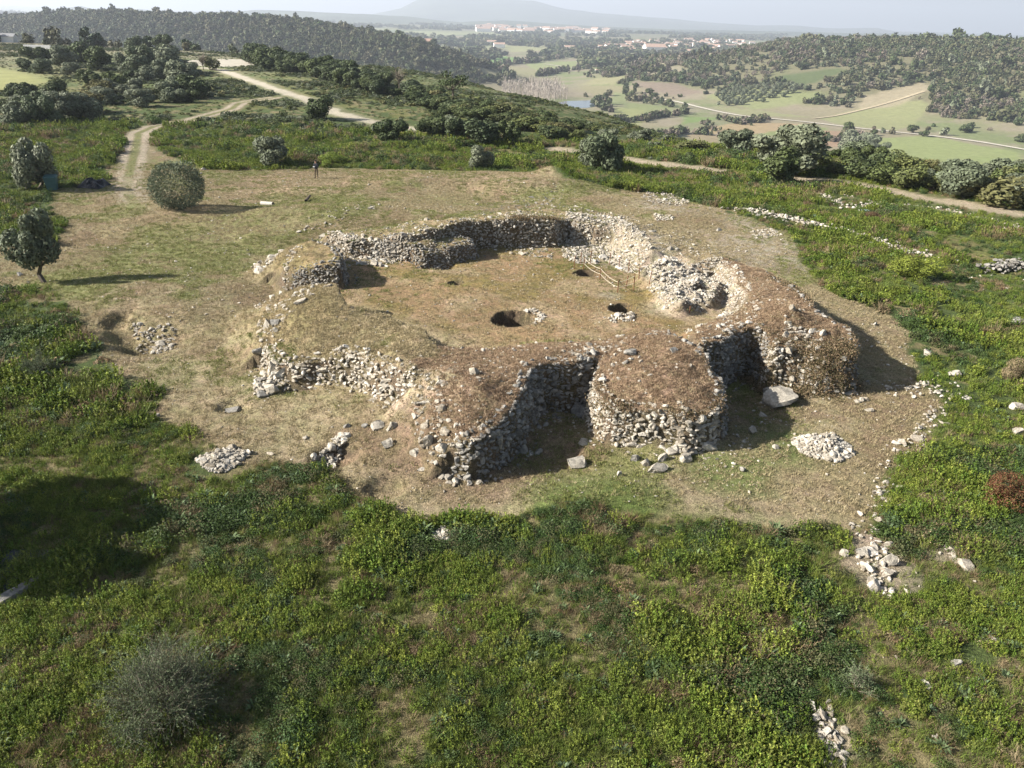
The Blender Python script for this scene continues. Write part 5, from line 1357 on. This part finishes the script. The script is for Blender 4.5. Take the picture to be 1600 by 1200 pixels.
# valley road and farm lanes as thin strips
def strip(name, line, wid, z0, mat, lift=.25):
    Pl = np.array(HX(line)); seg = np.linalg.norm(np.diff(Pl, axis=0), axis=1); cum = np.concatenate([[0], np.cumsum(seg)])
    t = np.arange(0, cum[-1], 6); C = np.column_stack([np.interp(t, cum, Pl[:, 0]), np.interp(t, cum, Pl[:, 1])])
    for _ in range(6): C[1:-1] = (C[:-2] + C[1:-1] * 2 + C[2:]) / 4
    d = unit(np.gradient(C, axis=0)); nn = np.column_stack([-d[:, 1], d[:, 0]]); rows = []
    for s in (-1, 0, 1):
        q = C + nn * s * wid / 2; rows.append(np.column_stack([q, np.maximum(height(q[:, 0], q[:, 1]), height(C[:, 0], C[:, 1]) - .2) + lift]))
    V = np.concatenate(rows); n = len(C)
    Fq = np.array([(s * n + i, s * n + i + 1, (s + 1) * n + i + 1, (s + 1) * n + i) for s in (0, 1) for i in range(n - 1)])
    tag(mesh_np(name, V, Fq, mat, smooth=True), kind='structure')
M_ROAD = plain_mat('pale_gravel_road', (.46, .42, .34), 1, .3, .15)
strip('road', [(1010, 152), (1060, 160), (1120, 175), (1160, 182), (1250, 190), (1330, 200), (1450, 212), (1530, 222), (1620, 238), (1750, 262)], 5.5, VZ, M_ROAD, .5)
strip('lane', [(1270, 186), (1330, 176), (1400, 158), (1450, 142)], 4, -52, plain_mat('earth_lane', (.36, .30, .20), 1, .3, .2), .5)
strip('lane', [(850, 100), (890, 106), (940, 104), (990, 96)], 6, VZ, M_ROAD, .6)

# houses
M_WALL = plain_mat('white_plaster', (.78, .76, .72), .8, 2, .06); M_ROOF = plain_mat('clay_tiles', (.40, .27, .20), .8, 4, .2); M_GLASSD = plain_mat('dark_window', (.05, .06, .07), .3, 1, 0)
def box(x0, x1, y0, y1, z0, z1):
    V = [(x, y, z) for z in (z0, z1) for y in (y0, y1) for x in (x0, x1)]
    return np.array(V, float), np.array([(0, 2, 3, 1), (4, 5, 7, 6), (0, 1, 5, 4), (2, 6, 7, 3), (0, 4, 6, 2), (1, 3, 7, 5)])
def house_parts(w_, d_, h_, rf):
    wall = box(-w_ / 2, w_ / 2, -d_ / 2, d_ / 2, -1, h_)
    g = np.array([(-w_ / 2, -d_ / 2, h_), (w_ / 2, -d_ / 2, h_), (w_ / 2, d_ / 2, h_), (-w_ / 2, d_ / 2, h_), (-w_ / 2, 0, h_ + rf), (w_ / 2, 0, h_ + rf)])
    o_ = .4; rr = np.array([(-w_ / 2 - o_, -d_ / 2 - o_, h_ - .1), (w_ / 2 + o_, -d_ / 2 - o_, h_ - .1), (w_ / 2 + o_, 0, h_ + rf + .1), (-w_ / 2 - o_, 0, h_ + rf + .1), (w_ / 2 + o_, d_ / 2 + o_, h_ - .1), (-w_ / 2 - o_, d_ / 2 + o_, h_ - .1)])
    return join([wall, (g, np.array([(0, 4, 3, 3), (1, 2, 5, 5)]))]) if False else wall, (rr, np.array([(0, 1, 2, 3), (3, 2, 4, 5)])), (g, None)
def house(x, y, w_, d_, h_, rf, rz, label, group=None, win=False, roof=None):
    z = H1(x, y); e = tag(empty('house', (x, y, z), rz), label, 'house', group)
    wl, rr, g = house_parts(w_, d_, h_, rf)
    V = np.concatenate([wl[0], g[0]]); Fl = wl[1].tolist() + [(8, 12, 11), (9, 10, 13)]
    me = bpy.data.meshes.new('wall'); me.from_pydata(V.tolist(), [], [tuple(f) for f in Fl]); me.materials.append(M_WALL); o = bpy.data.objects.new('wall', me); COL.objects.link(o); o.parent = e
    mesh_np('roof', rr[0], rr[1], roof or M_ROOF, e)
    if win:
        for i in range(int(w_ // 4)):
            a = -w_ / 2 + 2 + i * 4; v, f = box(a - .6, a + .6, -d_ / 2 - .05, -d_ / 2 + .05, 1, 2.4); mesh_np('window', v, f, M_GLASSD, e)
    return e
def copy_tree(o, parent=None):
    c = o.copy(); COL.objects.link(c); c.parent = parent
    for ch in o.children: copy_tree(ch, c)
    return c
hp_ = [house(*atd(1000 + 30 * i, 2600), w, d, h, rf, rz, 'one of the white houses packed in the distant town', 'houses of the distant town') for i, (w, d, h, rf, rz) in enumerate(((22, 14, 9, 4, .1), (34, 16, 7, 4, -.2), (16, 14, 12, 3, .4), (46, 20, 9, 5, 0)))]
rt = random.Random(12); cnt = 0
while cnt < 230:
    px = rt.gauss(1050, 55) if rt.random() < .8 else rt.uniform(930, 1170); py = 66 + abs(rt.gauss(0, 1)) * 6 - (px - 1050) * .01
    if not 925 < px < 1180 or py > 90: continue
    x, y = at(px, py, VZ + 5)
    if not 1500 < y < 4200: continue
    o = hp_[cnt] if cnt < 4 else copy_tree(hp_[rt.randint(0, 3)])
    o.location = (x, y, H1(x, y)); o.rotation_euler = (0, 0, rt.uniform(-.6, .6)); s = rt.uniform(.45, .9); o.scale = (s, s, s * 1.1); cnt += 1
cnt = 0
while cnt < 60:
    px = rt.uniform(740, 960); py = rt.uniform(34, 44) + (px - 740) * .02
    x, y = at(px, py + 10, VZ); 
    o = copy_tree(hp_[rt.randint(0, 3)]); y = min(y, 6500); x = atd(px, y)[0]
    o.location = (x, y, H1(x, y)); s = rt.uniform(1.2, 2.0); o.scale = (s, s, s); o['label'] = 'one of the tiny pale houses strewn at the foot of the blue mountain'; o['group'] = 'houses below the mountain'; cnt += 1
for px, py, w_, lab in ((588, 122, 9, 'small white house at the foot of the wooded hill left of the bare tree'), (662, 116, 26, 'long pale farmhouse beside the green field at the foot of the wooded hill'), (648, 118, 12, 'small shed attached to the long pale farmhouse'), (768, 70, 14, 'white house on the hillside fields, left of centre'), (780, 74, 16, 'second white house on the hillside fields'), (800, 69, 12, 'white house right of the pair on the hillside fields'),
                        (935, 118, 10, 'white barn in the middle of the valley fields'), (1022, 82, 30, 'largest white building in front of the town'), (985, 80, 14, 'white house left of the largest building before the town'), (890, 78, 16, 'white house beside the town road')):
    x, y = at(px, py, VZ); s = w_ * y / F; house(x, y, s, s * .6, s * .28, s * .14, .15, lab, win=w_ > 20)
# low building and wall on the left ridge
x, y, z = hit(8, 66); s = math.hypot(x, y) / F
house(x, y, 26 * s, 12 * s, 7 * s, 3 * s, .1, 'grey-roofed building on the ridge at the far left edge', roof=plain_mat('grey_tiles', (.25, .25, .25)))
P0 = hit(38, 76); P1 = hit(80, 77); dx, dy = P1[0] - P0[0], P1[1] - P0[1]
v, f = box(0, math.hypot(dx, dy), -.3, .3, -1, 1.3); o = mesh_np('garden_wall', v, f, M_WALL); o.location = P0; o.rotation_euler = (0, 0, math.atan2(dy, dx)); tag(o, 'long low white wall on the ridge above the yellow field', 'wall')

# ---------------------------------------------------------------- things on the site
M_RUST = plain_mat('rusty_iron', (.16, .075, .04), .8, 20, .3); M_ROPE = plain_mat('hemp_rope', (.50, .44, .34), .9, 40, .15)
POSTS = [(897.0, 421, 20), (907.5, 414, 18), (922, 413, 20), (952, 414, 18), (967, 420, 17), (982, 425, 17), (911, 430, 18), (937, 437, 18), (965, 457, 17), (978, 449, 17), (998, 437, 17), (990, 455, 25), (1014, 447, 20), (1077, 489, 9)]
plab = ['leftmost', 'second from left in the back row', 'tall one in the back row', 'third in the back row', 'fourth in the back row', 'right end of the back row', 'front one left of the roped pit', 'front one right of the roped pit', 'front one at the chalk edge', 'slanting one before the outcrop', 'one against the pale outcrop', 'tallest in front', 'rightmost leaning', 'short lone peg right of the others']
def top(px, py, h):
    x, y, z = hit(px, py); return x, y, z
tops = []
for i, (px, py, hp) in enumerate(POSTS):
    x, y, z = hit(px, py); s = math.sqrt(x * x + y * y + 196) / F; h = hp * s * 1.03
    lean = .10 if i in (12, 9) else random.uniform(-.03, .05)
    V, Fq = tube([(0, 0, -.1), (lean * h * .5, 0, h * .5), (lean * h, 0, h)], [.028, .027, .026], 8)
    V2, F2 = tube([(lean * h, 0, h - .01), (lean * h, 0, h + .03)], [.04, .034], 8)
    e = empty('fence_post', (x, y, z)); tag(e, 'rusty iron post, %s, of the roped enclosure' % plab[i] if i < 13 else 'short lone iron peg on the soil right of the roped enclosure', 'post')
    mesh_np('shaft', V, Fq, M_RUST, e); mesh_np('cap', V2, F2, M_RUST, e)
    tops.append((np.array([x + lean * h, y, z + h * .93]), np.array([x + lean * h * .5, y, z + h * .5])))
for a, b, lab in ((0, 6, 'from the leftmost post to the front post'), (6, 7, 'over the roped pit between the two front posts'), (7, 8, 'from the pit to the chalk edge'), (0, 1, 'at the left end of the enclosure'), (1, 2, 'between the first back posts'), (3, 4, 'in the middle of the back row'), (4, 5, 'at the right end of the back row'), (8, 11, 'in front of the tallest front post'), (5, 10, 'before the pale outcrop')):
    for lv in (0, 1):
        p, q = tops[a][lv], tops[b][lv]; t = np.linspace(0, 1, 9)[:, None]; L_ = np.linalg.norm(q - p)
        C = p + (q - p) * t; C[:, 2] -= (4 * t * (1 - t))[:, 0] * L_ * .045
        V, Fq = tube(C, [.012] * 9, 5); o = mesh_np('rope', V, Fq, M_ROPE); tag(o, '%s pale rope %s' % ('upper' if lv == 0 else 'lower', lab), 'rope')

# bin, dark sheet, log, plastic litter
x, y, z = hit(83, 298); s = 1.0
e = tag(empty('rubbish_bin', (x, y, z), .3), 'blue-green plastic bin standing against the left olive tree', 'bin')
M_BIN = plain_mat('green_plastic', (.05, .11, .11), .5, 3, .15)
V = np.array([(-.36, -.33, .06), (.36, -.33, .06), (.36, .33, .06), (-.36, .33, .06), (-.48, -.42, 1.15), (.48, -.42, 1.15), (.48, .42, 1.15), (-.48, .42, 1.15)])
mesh_np('body', V, np.array([(0, 3, 2, 1), (0, 1, 5, 4), (1, 2, 6, 5), (2, 3, 7, 6), (3, 0, 4, 7), (4, 5, 6, 7)]), M_BIN, e)
V = np.array([(-.52, -.46, 1.153), (.52, -.46, 1.153), (.52, .46, 1.153), (-.52, .46, 1.153), (-.48, -.4, 1.24), (.48, -.4, 1.24), (.46, .4, 1.34), (-.46, .4, 1.34)])
mesh_np('lid', V, np.array([(0, 3, 2, 1), (0, 1, 5, 4), (1, 2, 6, 5), (2, 3, 7, 6), (3, 0, 4, 7), (4, 5, 6, 7)]), M_BIN, e)
for sx in (-1, 1):
    V, Fq = tube([(sx * .34 - .04, .38, .1), (sx * .34 + .04, .38, .1)], [.1, .1], 12); mesh_np('wheel', V, Fq, plain_mat('rubber', (.03, .03, .03)), e)
def crumple(name, px, py, w_, d_, h_, mat, label, cat, seed=0, z=None):
    x, y, zz = hit(px, py); n = 26; a, b = np.meshgrid(np.linspace(-1, 1, n), np.linspace(-1, 1, n)); a, b = a.ravel(), b.ravel()
    r_ = 1 - np.maximum(np.abs(a), np.abs(b)) ** 3; X = a * w_ / 2 * (1 + .3 * (vnoise(a, b, .5, seed) - .5)); Y = b * d_ / 2 * (1 + .3 * (vnoise(a, b, .5, seed + 4) - .5))
    Z = h_ * r_ * fbm(a, b, .5, seed + 9, 4) * 1.6 + .01 + height(X + x, Y + y)
    i_ = (np.arange(n - 1)[:, None] * n + np.arange(n - 1)[None]).ravel()
    Fq = np.stack([i_, i_ + 1, i_ + n + 1, i_ + n], 1); return tag(mesh_np(name, np.column_stack([X + x, Y + y, Z]), Fq, mat), label, cat)
crumple('plastic_sheet', 147, 291, 2.0, 2.2, .7, plain_mat('black_plastic', (.012, .013, .016), .35, 3, .2), 'crumpled black sheet lying on the grass beside the track end', 'sheet', 3)
crumple('tarpaulin', 22, 895, 1.8, 2.0, .14, plain_mat('dull_tarpaulin', (.05, .055, .06), .8, 3, .3), 'grey-blue tarpaulin lying in the shaded grass at the left edge', 'tarpaulin', 7)
crumple('plastic_litter', 1352, 329, .7, .5, .10, plain_mat('blue_plastic', (.30, .38, .44), .6, 3, .3), 'pale blue litter among the broken stones at right', 'litter', 5)
for px0, py0, px1, py1, w_, lab in ((0, 950, 72, 905, .22, 'long grey slab edging at the left edge of the photo'), (-20, 968, 22, 930, .12, 'pale plank lying below the grey slab edging')):
    a = hit(px0, py0); b = hit(px1, py1); C = np.array([np.array(a) + (np.array(b) - np.array(a)) * t for t in np.linspace(0, 1, 6)]); C[:, 2] = height(C[:, 0], C[:, 1]) + .06
    V, Fq = tube(C, [w_, w_ * 1.05, w_, w_ * .95, w_, w_ * .8], 5); o = mesh_np('stone_slab' if w_ > .2 else 'plank', V, Fq, M_STONE_D if w_ > .2 else M_STONE_W); tag(o, lab, 'slab' if w_ > .2 else 'plank')
a = hit(409, 320); b = hit(427, 321); V, Fq = tube([(a[0], a[1], a[2] + .14), (b[0], b[1], b[2] + .14)], [.17, .15], 9); tag(mesh_np('log', V, Fq, plain_mat('grey_wood', (.36, .34, .30), .9, 8, .2)), 'short grey log lying on the grass behind the left of the ruin', 'log')
a = hit(478, 316); b = hit(485, 312); V, Fq = tube([(a[0], a[1], a[2] + .1), (b[0], b[1], b[2] + .35)], [.13, .09], 8); tag(mesh_np('log', V, Fq, M_BARK), 'small dark stump leaning on the grass right of the grey log', 'log')

# the person flying the camera
def person(px, py):
    x, y, z = hit(px, py)
    e = tag(empty('person', (x, y, z), R(-15), 1.0), 'person in dark jacket and brown trousers standing on the mound, hands raised holding a controller', 'person')
    bm_v = [(0, 0, .95), (0, 0, 1.12), (0, 0, 1.35), (0, .01, 1.47), (0, 0, 1.60), (0, 0, 1.71),
            (.10, 0, .88), (.11, -.01, .50), (.12, .02, .09), (.13, -.12, .04), (-.10, 0, .88), (-.12, -.04, .50), (-.14, .0, .09), (-.15, -.14, .04),
            (.20, 0, 1.40), (.25, -.05, 1.12), (.10, -.30, 1.16), (.05, -.36, 1.18), (-.20, 0, 1.40), (-.25, -.05, 1.12), (-.10, -.30, 1.16), (-.05, -.36, 1.18)]
    ed = [(0, 1), (1, 2), (2, 3), (3, 4), (4, 5), (0, 6), (6, 7), (7, 8), (8, 9), (0, 10), (10, 11), (11, 12), (12, 13), (2, 14), (14, 15), (15, 16), (16, 17), (2, 18), (18, 19), (19, 20), (20, 21)]
    rad = [.155, .14, .17, .06, .10, .085, .10, .065, .045, .04, .10, .065, .045, .04, .07, .05, .035, .03, .07, .05, .035, .03]
    me = bpy.data.meshes.new('body'); me.from_pydata(bm_v, ed, []); o = bpy.data.objects.new('body', me); COL.objects.link(o); o.parent = e
    sk = o.modifiers.new('skin', 'SKIN'); sv = me.skin_vertices[0].data
    for i, r in enumerate(rad): sv[i].radius = (r, r * (.75 if i < 3 else 1)); 
    sv[0].use_root = True
    o.modifiers.new('sub', 'SUBSURF').levels = 1; o.modifiers['sub'].render_levels = 2
    m, n, l, b = mat_new('clothes'); tc = n.new('ShaderNodeTexCoord'); sp = n.new('ShaderNodeSeparateXYZ'); l.new(tc.outputs['Object'], sp.inputs[0])
    c = ramp(n, l, sp.outputs['Z'], [(0, (.03, .02, .015)), (.06, (.10, .075, .05)), (.94, (.02, .022, .028))])
    mr = n.new('ShaderNodeMapRange'); mr.inputs['From Max'].default_value = 1; cr = n['Color Ramp'] if 'Color Ramp' in n else None
    for nd in n:
        if nd.type == 'VALTORGB':
            nd.color_ramp.interpolation = 'CONSTANT'; els = nd.color_ramp.elements
    els[0].position = 0; els[1].position = .05; els[2].position = .52
    el = els.new(.82); el.color = (.42, .26, .19, 1)
    dv = n.new('ShaderNodeMath'); dv.operation = 'DIVIDE'; dv.inputs[1].default_value = 1.8; l.new(sp.outputs['Z'], dv.inputs[0])
    for nd in n:
        if nd.type == 'VALTORGB': l.new(dv.outputs[0], nd.inputs[0])
    l.new(c, b.inputs['Base Color']); me.materials.append(m)
    r = np.random.RandomState(1); Vh = ICO2V * np.array([.105, .115, .10]) + [0, .012, 1.70]; Vh[:, 2] = np.maximum(Vh[:, 2], 1.62)
    mesh_np('hair', Vh, ICO2F, plain_mat('dark_hair', (.03, .02, .015)), e, smooth=True)
    v, f = box(-.09, .09, -.43, -.38, 1.16, 1.25); o = mesh_np('remote_controller', v, f, plain_mat('pale_plastic', (.5, .5, .52)))
    o.parent = None; o.location = (x, y, z); o.rotation_euler = (0, 0, R(-15)); tag(o, 'small pale controller held in front of the standing person', 'controller')
person(495, 279)

# tall trees outside the left edge whose shadows fall into the picture
def off_tree(x, y, w_, h_, low, label):
    e = tag(empty('roadside_tree', (x, y, H1(x, y))), label, 'tree')
    t = obj_of('trunk', 'trunk', e); t.scale = (h_ * .7, h_ * .7, h_ * (low + .4))
    c = obj_of('dark0', 'crown', e); c.location = (0, 0, h_ * low); c.scale = (w_, w_, h_ * (1 - low))
bx, by = at(150, 855)
off_tree(bx - 8.4, by - .3, 5.6, 5.8, .10, 'broad dense tree just outside the left edge, its shadow falling on the scrub')

# ---------------------------------------------------------------- air
hz_m = bpy.data.materials.new('haze'); hz_m.use_nodes = True; n = hz_m.node_tree.nodes; n.clear()
pv = n.new('ShaderNodeVolumePrincipled'); pv.inputs['Color'].default_value = (.80, .88, 1.0, 1); pv.inputs['Density'].default_value = .00014; pv.inputs['Anisotropy'].default_value = .2
out = n.new('ShaderNodeOutputMaterial'); hz_m.node_tree.links.new(pv.outputs[0], out.inputs['Volume'])
v, f = box(-24000, 24000, -400, 27000, -140, 620)
f = f[:, ::1]
o = mesh_np('haze', v, f, hz_m); tag(o, kind='stuff')
